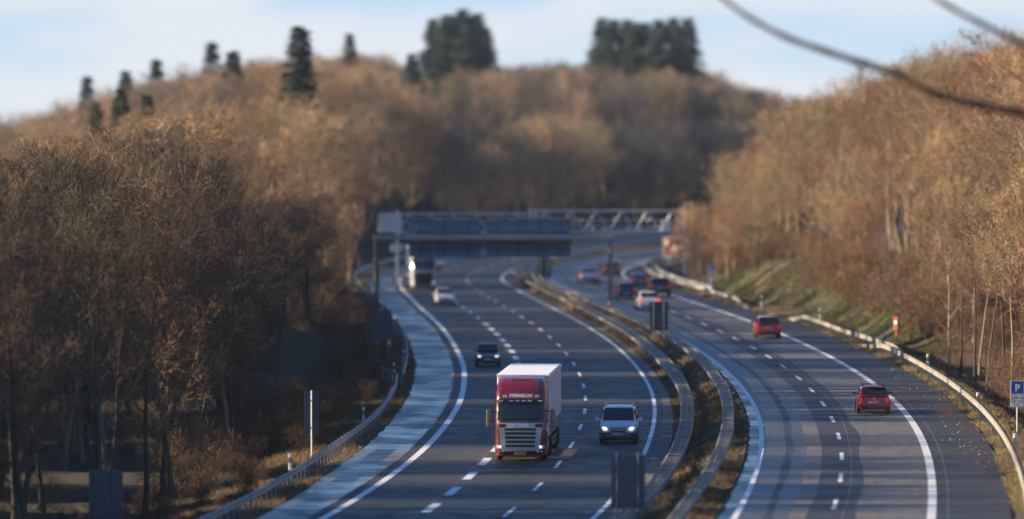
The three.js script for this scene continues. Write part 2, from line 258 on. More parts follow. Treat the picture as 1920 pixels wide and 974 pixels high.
// ------------------------------------------------------------------ guard rails
const W_BEAM = [[0, .155], [.03, .15], [.075, .11], [.078, .07], [.03, .02], [.02, 0], [.03, -.02], [.078, -.07], [.075, -.11], [.03, -.15], [0, -.155], [-.008, -.155], [-.008, .155]];
function sweep(path, prof, side) {                              // path: points; the profile's x points to the given side of the path
  const pos = [], uv = [], idx = [], n = prof.length; let len = 0;
  path.forEach((p, i) => {
    const a = path[Math.max(0, i - 1)], b = path[Math.min(path.length - 1, i + 1)], t = b.clone().sub(a).normalize(), nrm = new THREE.Vector3(-t.z, 0, t.x).normalize().multiplyScalar(side);
    if (i) len += p.distanceTo(path[i - 1]);
    prof.forEach(([u, v], k) => { pos.push(p.x + nrm.x * u, p.y + v, p.z + nrm.z * u); uv.push(len / 8, k / n); });
  });
  for (let i = 0; i < path.length - 1; i++) for (let k = 0; k < n; k++) { const a = i * n + k, b = i * n + (k + 1) % n, c = a + n, d = b + n; if (side > 0) idx.push(a, c, b, b, c, d); else idx.push(a, b, c, b, d, c); }
  const g = new THREE.BufferGeometry(); g.setAttribute('position', new THREE.Float32BufferAttribute(pos, 3)); g.setAttribute('uv', new THREE.Float32BufferAttribute(uv, 2)); g.setIndex(idx);
  return toCreasedNormals(g, .7);
}
const postGeo = mergeGeometries([box(.1, .95, .012, 0, -.3, .03), box(.1, .95, .012, 0, -.3, -.03), box(.012, .95, .06, .04, -.3, 0)]);
function guardRail(label, f, off, z0, z1, side, mat, { dipNear = 0, dipFar = 0, step = 2 } = {}) {
  const t = thing('guard_rail', label, 'guard rail'); off = num(off);
  const top = (z) => { const x = pt(f, z, off(z)), g = groundY(x, z); let h = .62; if (dipNear) h *= lerp(.05, 1, smooth(z, z0, z0 + dipNear)); if (dipFar) h *= lerp(.05, 1, 1 - smooth(z, z1 - dipFar, z1)); return new THREE.Vector3(x, lerp(g, f === baseL ? YL - .03 : YR - .03, .7) + h, -z); };
  const n = Math.ceil((z1 - z0) / 2); let cur = []; const secs = [];
  for (let i = 0; i <= n; i++) { cur.push(top(lerp(z0, z1, i / n))); if (cur.length === 9 || i === n) { if (cur.length > 1) secs.push(cur); cur = [cur[cur.length - 1]]; } }
  secs.forEach((s, i) => { const q = s.map((p) => p.clone()); if (i % 2) q.forEach((p) => { p.y += .004; }); part('rail', sweep(q, W_BEAM, side), mat, t); });
  for (let z = z0 + 1; z < z1; z += step) { const p = top(z); const m = part('post', postGeo, M.steelDull, t); m.position.set(p.x - side * .09, p.y, p.z); }
  return t;
}
guardRail('grey guard rail beside the wet hard shoulder, in front of the two-panel sign', baseL, table([[250, -10.95], [300, -11.18], [330, -11.1], [365, -11.35], [380, -11.6], [394, -12.75]]), 226, 394, 1, M.steelDull, {});
guardRail('guard rail beyond the left orange telephone, seen almost end-on below the dark bank', baseL, -11.35, 384, 545, 1, M.steelDull, { step: 4 });
guardRail('distant guard rail left of the white lorry, under the gantry', baseL, -11.6, 552, 740, 1, M.steel, { step: 4 });
guardRail('sunlit guard rail from the blue parking sign up to the right orange telephone', baseR, table([[246, 7.52], [330, 7.58], [396, 7.68], [416, 7.5]]), 222, 416, -1, M.steelWarm, { dipFar: 18 });
guardRail('sunlit guard rail below the grassy bank beside the red people carrier', baseR, table([[392, 8.75], [400, 8.3], [414, 7.85], [430, 7.45], [472, 7.45]]), 392, 473, -1, M.steelWarm, { dipNear: 8, dipFar: 14 });
guardRail('bright far guard rail curving behind the black off-roader on the right', baseR, table([[500, 6.6], [520, 6.4], [560, 6.2], [650, 5.9]]), 499, 662, -1, M.steelWarm, { dipNear: 12, step: 4 });
guardRail('short second guard rail in front of the right gantry post', baseR, table([[535, 7.3], [600, 7.2], [640, 7]]), 536, 628, -1, M.steel, { dipNear: 8, step: 4 });

const spacerGeo = box(1, .05, .11), barrierPost = box(.08, .9, .1, 0, -.4, 0);
function ladderBarrier(label, f, o0, o1, mats, z0 = 204, z1 = 700) {
  const t = thing('median_barrier', label, 'crash barrier'); o0 = num(o0); o1 = num(o1);
  const h = (z) => lerp(groundY(pt(f, z, (o0(z) + o1(z)) / 2), z), f === baseL ? .25 : .8, .6) + .66;
  for (const [o, side, m] of [[o0, -1, mats[0]], [o1, 1, mats[1]]]) { let cur = []; const n = Math.ceil((z1 - z0) / 2); for (let i = 0; i <= n; i++) { const z = lerp(z0, z1, i / n); cur.push(new THREE.Vector3(pt(f, z, o(z)), h(z), -z)); } part('rail', sweep(cur, W_BEAM.map(([u, v]) => [u, v * .62]), side), m, t); }
  for (let z = z0 + 1; z < z1; z += z < 520 ? 1.9 : 4) {
    const a = pt(f, z, o0(z)), b = pt(f, z, o1(z)), m = part('spacer', spacerGeo, M.steel, t); m.scale.x = b - a - .02; m.position.set((a + b) / 2, h(z) + .08, -z);
    const p = part('post', barrierPost, M.steelDull, t); p.position.set((a + b) / 2, h(z) + .02, -z);
  }
}
ladderBarrier('ladder-like steel median barrier nearest the oncoming lanes', baseL, table([[262, 5.52], [350, 5.44], [400, 5.15], [450, 5.02], [500, 4.85], [700, 4.95]]), table([[262, 6.1], [350, 6.02], [450, 5.85], [500, 5.65], [700, 5.7]]), [M.barrierPale, M.barrier]);
ladderBarrier('ladder-like steel median barrier nearest the lanes driving away', baseR, table([[240, -5.82], [280, -5.66], [350, -5.42], [400, -5.24], [450, -5.3], [500, -5.4], [700, -5.4]]), table([[240, -5.42], [300, -5.14], [350, -4.9], [400, -4.66], [450, -4.72], [700, -4.8]]), [M.barrier, M.barrierPale]);

// ------------------------------------------------------------------ trees
function treeGeo(seed, o) {
  const R = mulberry(seed), wood = { p: [], uv: [], i: [] }, tw = { p: [], c: [] };
  const V = (x, y, z) => new THREE.Vector3(x, y, z), dir = () => { const a = R() * 6.2832, z = R() * 2 - 1, s = Math.sqrt(1 - z * z); return V(s * Math.cos(a), z, s * Math.sin(a)); };
  function tube(pts, rad, sides) {
    const base = wood.p.length / 3; let len = 0;
    pts.forEach((p, k) => {
      const t = pts[Math.min(k + 1, pts.length - 1)].clone().sub(pts[Math.max(0, k - 1)]).normalize(), a = Math.abs(t.y) > .9 ? V(1, 0, 0) : V(0, 1, 0), u = a.cross(t).normalize(), w = t.clone().cross(u);
      if (k) len += p.distanceTo(pts[k - 1]);
      for (let s = 0; s <= sides; s++) { const an = s / sides * 6.2832, c = Math.cos(an) * rad[k], d = Math.sin(an) * rad[k]; wood.p.push(p.x + u.x * c + w.x * d, p.y + u.y * c + w.y * d, p.z + u.z * c + w.z * d); wood.uv.push(s / sides, len / 2); }
    });
    const n = sides + 1;
    for (let k = 0; k < pts.length - 1; k++) for (let s = 0; s < sides; s++) { const a = base + k * n + s; wood.i.push(a, a + n, a + 1, a + 1, a + n, a + n + 1); }
  }
  function twig(p, d, len, w) {
    const s = d.clone().cross(dir()).normalize().multiplyScalar(w / 2), bend = dir().multiplyScalar(len * .07), mid = p.clone().addScaledVector(d, len * .55).add(bend), tip = p.clone().addScaledVector(d, len).addScaledVector(bend, 1.5), b = .7 + .6 * R();
    tw.p.push(p.x - s.x, p.y - s.y, p.z - s.z, p.x + s.x, p.y + s.y, p.z + s.z, mid.x, mid.y, mid.z); tw.p.push(mid.x - s.x, mid.y - s.y, mid.z - s.z, mid.x + s.x, mid.y + s.y, mid.z + s.z, tip.x, tip.y, tip.z);
    const cr = b * (1 + (R() - .5) * .2), cg = b, cb = b * (1 + (R() - .5) * .2); for (let k = 0; k < 6; k++) tw.c.push(cr, cg, cb);
  }
  function path(p, d, len, n, wander, lift) { const pts = [p.clone()], step = len / n; let q = p.clone(), e = d.clone(); for (let k = 0; k < n; k++) { e.addScaledVector(dir(), wander).add(V(0, lift, 0)).normalize(); q = q.clone().addScaledVector(e, step); pts.push(q); } return { pts, d: e }; }
  const along = (pts, t) => { const k = Math.min(pts.length - 2, Math.floor(t * (pts.length - 1))), f = t * (pts.length - 1) - k; return [pts[k].clone().lerp(pts[k + 1], f), pts[k + 1].clone().sub(pts[k]).normalize()]; };
  const stems = o.stems ?? 1;
  for (let st = 0; st < stems; st++) {
    const lean = V((R() - .5) * (o.lean ?? .08), 1, (R() - .5) * (o.lean ?? .08)).normalize(), H = o.H * (stems > 1 ? .7 + .3 * R() : 1), r0 = o.r * (stems > 1 ? .8 : 1);
    const tr = path(V(stems > 1 ? (R() - .5) * .8 : 0, -.3, stems > 1 ? (R() - .5) * .8 : 0), lean, H * .96, 9, o.wander ?? .06, .03);
    tube(tr.pts, tr.pts.map((_, k) => r0 * lerp(k ? 1 : 1.35, .1, Math.pow(k / 9, .9))), 7);
    for (let i = 0; i < o.limbs; i++) {
      const t = lerp(o.from, .97, Math.pow((i + R() * .6) / o.limbs, .85)), [p, td] = along(tr.pts, t), az = i * 2.4 + R() * .9, up = lerp(o.up0 ?? .45, .95, t), hx = V(Math.cos(az), 0, Math.sin(az));
      const d = hx.clone().multiplyScalar(Math.cos(up)).add(td.clone().multiplyScalar(Math.sin(up))).normalize(), shape = Math.sin(Math.PI * clamp01((t - o.from * .55) / (1.12 - o.from * .55))), ln = o.spread * (.55 + .55 * shape) * (.7 + .5 * R()), rl = r0 * lerp(.42, .14, t);
      const lb = path(p, d, ln, 4, .16, .06); tube(lb.pts, [rl, rl * .75, rl * .5, rl * .3, rl * .12], 4);
      for (let j = 0; j < o.subs; j++) {
        const u = lerp(.2, 1, (j + R()) / o.subs), [q, qd] = along(lb.pts, Math.min(.999, u)), e = qd.clone().addScaledVector(dir(), .95).add(V(0, .25, 0)).normalize(), sl = ln * (.5 - .22 * u) * (.6 + .7 * R()), sb = path(q, e, sl, 3, .18, .05), rs = rl * .28;
        tube(sb.pts, [rs, rs * .8, rs * .5, rs * .2], 3);
        for (let k = 0; k < o.twigs; k++) { const v = lerp(.15, 1, (k + R()) / o.twigs), [a, ad] = along(sb.pts, Math.min(.999, v)), tl = o.twigLen * (.6 + .8 * R()), td2 = ad.clone().addScaledVector(dir(), .85).add(V(0, .12, 0)).normalize(); twig(a, td2, tl, o.twigW);
          const m = a.clone().addScaledVector(td2, tl * .5); for (let w = 0; w < o.fine; w++) twig(m, td2.clone().addScaledVector(dir(), .9).normalize(), tl * (.5 + .4 * R()), o.twigW * .8); }
      }
    }
  }
  const g = new THREE.BufferGeometry(); g.setAttribute('position', new THREE.Float32BufferAttribute(wood.p, 3)); g.setAttribute('uv', new THREE.Float32BufferAttribute(wood.uv, 2)); g.setIndex(wood.i); g.computeVertexNormals();
  const c = new THREE.BufferGeometry(); c.setAttribute('position', new THREE.Float32BufferAttribute(tw.p, 3)); c.setAttribute('color', new THREE.Float32BufferAttribute(tw.c, 3)); c.computeVertexNormals();
  return { trunk: g, crown: c };
}
function coniferGeo(seed, H, rad) {
  const R = mulberry(seed), tp = [], tc = [];
  const trunk = new THREE.CylinderGeometry(.03, .24, H, 7, 4); trunk.translate(0, H / 2 - .3, 0);
  for (let i = 0; i < 330; i++) {
    const t = Math.pow(R(), 1.25), y = lerp(.1, .99, t) * H, rl = rad * Math.pow(1 - t, .8) * (.75 + .5 * R()) + .15, a = R() * 6.283, dx = Math.cos(a), dz = Math.sin(a), n = 9;
    for (let k = 0; k < n; k++) {
      const u = (k + .5) / n, x = dx * rl * u, z = dz * rl * u, yy = y - rl * u * .35 + (1 - u) * .1, w = .85 * (1 - u * .55) * (.6 + .8 * R()), b = .6 + .8 * R();
      for (let q = 0; q < 2; q++) { const s = q ? 1 : -1, jx = (R() - .5) * .4, jz = (R() - .5) * .4, jy = (R() - .8) * .6;
        tp.push(x, yy, z, x + dx * rl / n * 1.6 + jx, yy + (R() - .6) * .3, z + dz * rl / n * 1.6 + jz, x - dz * w * s + dx * .3 + jx, yy + jy, z + dx * w * s + dz * .3 + jz); for (let m = 0; m < 3; m++) tc.push(b, b, b); }
    }
  }
  const c = new THREE.BufferGeometry(); c.setAttribute('position', new THREE.Float32BufferAttribute(tp, 3)); c.setAttribute('color', new THREE.Float32BufferAttribute(tc, 3)); c.computeVertexNormals();
  return { trunk, crown: c };
}
const TALL = { H: 17, r: .2, limbs: 16, from: .38, subs: 7, twigs: 8, fine: 3, spread: 3.6, twigLen: 1.0, twigW: .031 };
const trees = [
  treeGeo(11, TALL), treeGeo(23, { ...TALL, H: 18, from: .45, r: .17, limbs: 14 }), treeGeo(37, { ...TALL, H: 16, from: .3, spread: 4.2, limbs: 17, wander: .1 }),
  treeGeo(41, { ...TALL, H: 18.5, from: .5, r: .15, spread: 3, limbs: 13 }), treeGeo(59, { ...TALL, H: 15, from: .22, spread: 4.2, limbs: 18, up0: .3 }),
  treeGeo(67, { ...TALL, H: 11, from: .12, spread: 3.2, limbs: 12, subs: 7, twigs: 8, stems: 2, lean: .3, r: .13 }),
];
const shrubs = [treeGeo(71, { H: 3, r: .035, stems: 6, lean: 1.1, limbs: 5, from: .2, subs: 4, twigs: 4, fine: 1, spread: .9, twigLen: .4, twigW: .022 }), treeGeo(73, { H: 2, r: .025, stems: 8, lean: 1.4, limbs: 4, from: .2, subs: 4, twigs: 4, fine: 1, spread: .7, twigLen: .35, twigW: .02 })];
const conifers = [coniferGeo(81, 17, 3.4), coniferGeo(83, 19, 3)];
const bark = { brown: std([.2, .15, .105], .95, 0, { map: barkTex }), dark: std([.07, .055, .042], .95, 0, { map: barkTex }), deep: std([.11, .08, .055], .95, 0, { map: barkTex }), pale: std([.36, .3, .21], .9, 0, { map: barkTex }), green: std([.17, .16, .09], .95, 0, { map: barkTex }) };
const twigM = (r, g, b) => std([r, g, b], .95, 0, { vertexColors: true, side: THREE.DoubleSide });
const twigs = { tan: twigM(.38, .25, .14), rust: twigM(.22, .115, .065), olive: twigM(.21, .165, .085), grey: twigM(.13, .115, .105), dark: twigM(.05, .038, .027), deep: twigM(.065, .038, .024), slate: twigM(.085, .075, .072), teal: twigM(.05, .062, .06), umber: twigM(.19, .115, .065), shadeOlive: twigM(.075, .06, .03), pink: twigM(.4, .26, .175) };  // the darkest tones hold the shade of the near left wood
const needles = { dark: twigM(.034, .058, .052), green: twigM(.06, .085, .03) };

for (const k of [...trees, ...shrubs, ...conifers]) { k.crown.computeBoundingBox(); k.top = k.crown.boundingBox.max.y; }
const SKY = {                                                   // how high the woods reach, as seen from the bridge: [x in the photograph, y of the crowns]
  frontLeft: table([[0, 300], [180, 360], [400, 350], [560, 330], [690, 400], [720, 440]]), midLeft: table([[0, 275], [150, 300], [300, 265], [430, 245], [560, 240], [690, 370], [720, 430]]), nearLeft: table([[0, 262], [120, 285], [200, 330], [320, 330]]), left: table([[0, 262], [170, 235], [300, 190], [430, 168], [540, 160], [620, 195], [660, 275], [690, 345], [720, 420]]),
  frontRight: table([[1235, 420], [1290, 370], [1400, 350], [1600, 330], [1750, 360], [1920, 300]]), midRight: table([[1235, 370], [1290, 300], [1400, 260], [1600, 240], [1920, 190]]),
  right: table([[1235, 350], [1280, 280], [1350, 222], [1440, 168], [1500, 155], [1600, 132], [1680, 88], [1760, 66], [1920, 28]]),
  hill: table([[0, 205], [100, 190], [160, 168], [240, 146], [300, 128], [400, 108], [520, 96], [600, 92], [700, 110], [800, 170], [880, 260]]),
  mid: table([[600, 145], [700, 158], [780, 180], [850, 240], [890, 290], [940, 250], [1000, 200], [1070, 182], [1130, 215], [1180, 280], [1240, 330]]), far: table([[300, 140], [600, 96], [700, 92], [800, 132], [950, 112], [1100, 104], [1200, 112], [1330, 116], [1400, 152], [1500, 172]]), spruce: table([[1120, 220], [1180, 130], [1240, 118], [1330, 120], [1400, 160]]),
};
const fit = (line, kind, v, X, Z, s) => Math.min(s, (CAM_H - (line(960 + X * FOC / Z) + 26 * hash2(Math.round(X * 7), Math.round(Z * 3), 4) - HORIZON) * Z / FOC - groundY(X, Z)) / kind[v].top);
const rTree = mulberry(1001), protos = new Map();
const HUE = new Map([[twigs.tan, 'tan'], [twigs.umber, 'warm brown'], [twigs.olive, 'olive brown'], [twigs.rust, 'rust brown'], [twigs.deep, 'dark brown'], [twigs.dark, 'blackish'], [twigs.shadeOlive, 'shade darkened olive'], [twigs.pink, 'pinkish tan']]);
function treeLabel(tw, bk, row, Z, side) {
  const where = side < 0 ? (Z < 290 ? 'by the bottom left corner sign' : Z < 340 ? 'behind the two-panel sign' : Z < 400 ? 'beside the left telephone' : Z < 480 ? 'left of the first gantry column' : 'beyond the gantries on the left') : (Z < 330 ? 'behind the blue parking sign' : Z < 400 ? 'behind the sunlit rail' : Z < 470 ? 'above the grassy bank' : Z < 560 ? 'above the far right rail' : 'beside the right gantry post');
  return `${HUE.get(tw)} ${bk === bark.pale ? 'pale trunked ' : bk === bark.green ? 'green trunked ' : ''}bare tree in the ${['front', 'second', 'third'][row]} row ${where}`;
}
function plantTree(kind, v, bk, tw, X, Z, scale, label, group, name = 'bare_tree', cat = 'tree') {
  const key = [name, v, bk.uuid, tw.uuid].join(); let o;
  const src = protos.get(key);
  if (src) { o = src.clone(); o.name = numbered(name); o.userData = {}; scene.add(o); }
  else { o = thing(name, null, null); part('trunk', kind[v].trunk, bk, o); part('crown', kind[v].crown, tw, o); protos.set(key, o); }
  tag(o, label, cat, group);
  o.position.set(X, groundY(X, Z), -Z); o.rotation.y = rTree() * 6.28; const w = scale * (.92 + .16 * rTree()); o.scale.set(w, scale, w);
  return o;
}
const pick = (a) => a[Math.floor(rTree() * a.length)];

// ------------------------------------------------------------------ the roadside woods
const GAPS = [[264, 2], [281, 3.6], [303, 7], [336, 2], [360, 2.6], [398, 3], [440, 4], [484, 3], [540, 5], [600, 8], [640, 9]];   // gaps left in the planting to let low sun streak the road
const barks = [bark.brown, bark.dark, bark.green, bark.pale];
for (let Z = 240; Z < 650; Z += Z < 345 ? 5.6 : 8.2) for (const row of [0, 1, 2]) {
  const first = Z < 330 ? -16.6 : Z < 400 ? -18.4 : Z < 520 ? -17.4 : -14.6, o = first - row * 4.2 - rTree() * 2.6, z = Z + (rTree() - .5) * 7, X = pt(baseL, z, o);
  const s = (z < 300 ? .86 : z < 560 ? 1.02 : .84) * (.85 + .28 * rTree());
  if (GAPS.some(([c, w]) => Math.abs(z - .033 * o - c) < w - (row ? .5 : 2))) continue;
  const v = row === 0 ? pick([0, 2, 4, 5, 2]) : pick([0, 1, 2, 3]), sc = fit(row === 0 ? SKY.frontLeft : row === 1 ? SKY.midLeft : Z < 300 ? SKY.nearLeft : SKY.left, trees, v, X, z, s); if (sc < .3) continue;
  const bk = z < 385 ? pick([bark.dark, bark.deep, bark.green, bark.dark, bark.brown]) : pick(barks), tw = z < 385 ? pick([twigs.deep, twigs.dark, twigs.umber, twigs.shadeOlive, twigs.deep]) : pick([twigs.tan, twigs.umber, twigs.olive, twigs.rust, twigs.umber, twigs.tan]), lab = treeLabel(tw, bk, row, z, -1);  // near trees get darker twigs and bark: shade put into their colour
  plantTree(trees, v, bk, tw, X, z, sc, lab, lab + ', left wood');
}
for (let Z = 262; Z < 655; Z += 7.8) for (const row of [0, 1, 2]) {
  const first = Z < 400 ? 10.8 : Z < 540 ? 12.6 : 9.2, o = first + row * 4.2 + rTree() * 2.6, z = Z + (rTree() - .5) * 7, X = pt(baseR, z, o);
  const s = (z < 420 ? 1.12 : z < 540 ? .98 : .86) * (.85 + .28 * rTree());
  const v = row === 0 ? pick([1, 3, 3, 4, 5]) : pick([0, 1, 2, 3]), sc = fit(row === 0 ? SKY.frontRight : row === 1 ? SKY.midRight : SKY.right, trees, v, X, z, s); if (sc < .3) continue;
  const bk = pick([bark.brown, bark.pale, bark.dark, bark.green, bark.pale]), tw = pick([twigs.tan, twigs.rust, twigs.umber, twigs.olive, twigs.tan, twigs.rust]), lab = treeLabel(tw, bk, row, z, 1);
  plantTree(trees, v, bk, tw, X, z, sc, lab, lab + ', right wood');
}
// woods behind the front rows, and those on the far hills, read as one mass
function woodland(label, list, line, kinds = trees) {                 // list: [variant, bark, twig, X, Z, scale]
  const t = thing('woodland', label, 'woodland', [0, 0, 0], 0, null, 'stuff'), by = new Map();
  for (const e of list) { const k = e[0] + '|' + e[1].uuid + '|' + e[2].uuid; if (!by.has(k)) by.set(k, []); by.get(k).push(e); }
  for (const l of by.values()) {
    const a = new THREE.InstancedMesh(kinds[l[0][0]].trunk, l[0][1], l.length), b = new THREE.InstancedMesh(kinds[l[0][0]].crown, l[0][2], l.length), d = new THREE.Object3D();
    l.forEach((e, i) => { d.position.set(e[3], groundY(e[3], e[4]), -e[4]); d.rotation.set(0, rTree() * 6.28, 0); const sy = Math.max(.15, fit(line, kinds, e[0], e[3], e[4], e[5] * (.9 + .25 * rTree()))); d.scale.set(Math.min(e[5], sy * 1.4), sy, Math.min(e[5], sy * 1.4)); d.updateMatrix(); a.setMatrixAt(i, d.matrix); b.setMatrixAt(i, d.matrix); });
    a.name = 'trunk'; b.name = 'crown'; for (const m of [a, b]) { m.castShadow = m.receiveShadow = true; m.userData.kind = 'stuff'; t.add(m); }
  }
  return t;
}
{
  const left = [];
  for (let Z = 175; Z < 690; Z += 6.2) for (let o = -28; o > (Z < 400 ? -112 : -72); o -= 4.6) { const z = Z + (rTree() - .5) * 6, q = o - (rTree() - .5) * 5, lane = z - .033 * q; if (rTree() < .08 || GAPS.some(([c, w]) => Math.abs(lane - c) < w)) continue; left.push([q < -36 && z < 420 ? pick([4, 5, 2, 4]) : pick([0, 1, 2, 3]), pick([bark.brown, bark.dark, bark.green]), z < 370 ? pick([twigs.deep, twigs.dark, twigs.umber, twigs.shadeOlive]) : pick([twigs.tan, twigs.olive, twigs.rust, twigs.tan, twigs.tan]), pt(baseL, z, q), z, (z < 320 ? .82 : z < 560 ? 1.0 : .9) * (.85 + .25 * rTree())]); }  // the nearer part takes shade-darkened twig colours, the rest lighter ones
  for (let i = 0; i < 16; i++) { const z = lerp(590, 645, rTree()), px = lerp(520, 655, rTree()); left.push([pick([0, 2]), bark.brown, pick([twigs.tan, twigs.olive, twigs.umber]), (px - 960) * z / FOC, z, 1.35]); }
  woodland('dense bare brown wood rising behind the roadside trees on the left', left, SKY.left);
  const stand = [];                                             // unseen spruces added out of frame to shade the lower trunks and the road
  for (let Z = 232; Z < 425; Z += 4.4) for (let o = -46; o > -74; o -= 4.6) { const z = Z + (rTree() - .5) * 2.5, q = o + (rTree() - .5) * 2.5; if (GAPS.some(([c, w]) => Math.abs(z - .033 * q - c) < w + 1.6)) continue; stand.push([pick([0, 1]), bark.dark, needles.dark, pt(baseL, z, q), z, .92 + .2 * rTree()]); }
  woodland('unseen spruce stand added left of view to shade the wood and road', stand, () => -400, conifers);
  const right = [];
  for (let Z = 300; Z < 720; Z += 9) for (let o = 25; o < 62; o += 7) { const z = Z + (rTree() - .5) * 8, q = o + (rTree() - .5) * 5; right.push([pick([0, 1, 2, 3]), pick([bark.brown, bark.pale, bark.green]), pick([twigs.tan, twigs.umber, twigs.tan, twigs.rust, twigs.olive]), pt(baseR, z, q), z, 1.12 * (.85 + .28 * rTree())]); }
  woodland('tall sunlit tan wood behind the roadside trees on the right', right, SKY.right);
  const hillL = [], mid = [], far = [], spruce = [];
  for (let i = 0; i < 420; i++) { const z = lerp(690, 960, rTree()), X = lerp(-78, -12, rTree()); if (X > pt(baseL, z, -15)) continue; hillL.push([pick([0, 1, 2]), pick([bark.brown, bark.dark]), pick([twigs.tan, twigs.pink, twigs.olive, twigs.tan, twigs.grey, twigs.umber]), X, z, .62 + .5 * rTree()]); }
  for (let i = 0; i < 420; i++) { const z = lerp(810, 1010, rTree()), X = lerp(-26, 46, rTree()); if (X > pt(baseL, z, -14)) continue; mid.push([pick([0, 1, 2, 4]), pick([bark.dark, bark.brown]), (X / z > -.004 && X / z < .0155 ? pick([twigs.tan, twigs.olive, twigs.grey]) : pick([twigs.grey, twigs.slate, twigs.teal, twigs.slate, twigs.umber])), X, z, .95 * (.75 + .35 * rTree())]); }  // tan for sunlit crowns, greys for shaded wood: light put into the twig colour
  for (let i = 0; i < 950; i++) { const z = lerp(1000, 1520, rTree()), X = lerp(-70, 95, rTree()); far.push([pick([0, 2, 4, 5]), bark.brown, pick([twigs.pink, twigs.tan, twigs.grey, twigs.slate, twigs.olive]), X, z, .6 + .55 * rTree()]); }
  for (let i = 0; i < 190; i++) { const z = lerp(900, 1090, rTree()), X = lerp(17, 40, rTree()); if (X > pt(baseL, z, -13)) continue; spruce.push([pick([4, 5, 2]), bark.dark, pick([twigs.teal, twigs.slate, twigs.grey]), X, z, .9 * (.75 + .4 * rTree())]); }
  woodland('tan bare trees covering the hill on the left horizon', hillL, SKY.hill);
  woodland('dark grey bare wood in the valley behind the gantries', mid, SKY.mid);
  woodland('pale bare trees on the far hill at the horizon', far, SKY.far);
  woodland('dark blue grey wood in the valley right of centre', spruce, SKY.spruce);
}
// conifers that stand out on the skyline: [photograph x, y of the tip, distance, height, width]
for (const [px, py, Z, H, W, label, group] of [
  [561, 46, 650, 21, 7.5, 'tall dark conifer standing alone on the left hilltop'],
  [397, 78, 860, 8, 6, 'small dark conifer on the left hill crest, left of the tall lone conifer'], [437, 94, 760, 9, 6, 'dark conifer on the left hill crest just left of the tall lone conifer'],
  [293, 110, 850, 8, 5.5, 'dark conifer halfway up the left hill skyline'], [163, 142, 870, 7, 5.5, 'low dark conifer far down the left hill slope'], [236, 130, 820, 8, 6, 'small green conifer on the left hill skyline, between two darker ones'],
  [226, 162, 660, 8, 5, 'green conifer among the tan trees on the left slope, higher of a pair'], [276, 174, 650, 8, 4.6, 'green conifer among the tan trees on the left slope, right of a pair'], [180, 188, 660, 7, 4.4, 'yellow green conifer low on the left slope among tan trees'],
  [812, 32, 1150, 24, 9, null, 'a'], [838, 24, 1130, 25, 10, null, 'a'], [866, 14, 1140, 26, 10.5, null, 'a'], [894, 22, 1150, 25, 10, null, 'a'], [909, 50, 1145, 22, 9, null, 'a'], [852, 26, 1165, 25, 10, null, 'a'], [880, 26, 1120, 25, 10, null, 'a'],
  [1128, 30, 1180, 25, 9, null, 'b'], [1150, 34, 1170, 24, 10, null, 'b'], [1178, 34, 1190, 24, 10, null, 'b'], [1208, 40, 1180, 24, 10, null, 'b'], [1236, 34, 1160, 24, 10, null, 'b'], [1262, 30, 1175, 25, 10, null, 'b'], [1290, 30, 1185, 25, 9.5, null, 'b'], [1194, 40, 1165, 24, 10, null, 'b'],
  [655, 62, 1000, 8, 5, 'small conifer on the skyline right of the tall lone conifer'], [772, 98, 960, 10, 6, 'small dark conifer below the left conifer grove'],
]) {
  const X = (px - 960) * Z / FOC, tip = CAM_H - (py - HORIZON) * Z / FOC, g = groundY(X, Z), h = Math.max(H, tip - g), v = px % 2;
  const o = plantTree(conifers, v, bark.dark, py > 150 ? needles.green : needles.dark, X, Z, 1, label ?? (group === 'a' ? 'dark conifer in the grove on the skyline left of centre' : 'dark conifer in the grove on the skyline right of centre'), group ? (group === 'a' ? 'conifers of the left skyline grove' : 'conifers of the right skyline grove') : undefined, 'conifer_tree', 'conifer');
  o.position.y = tip - h; const w = 1.3 * W / (v ? 6 : 6.8); o.scale.set(w, h / (v ? 19 : 17), w);
}

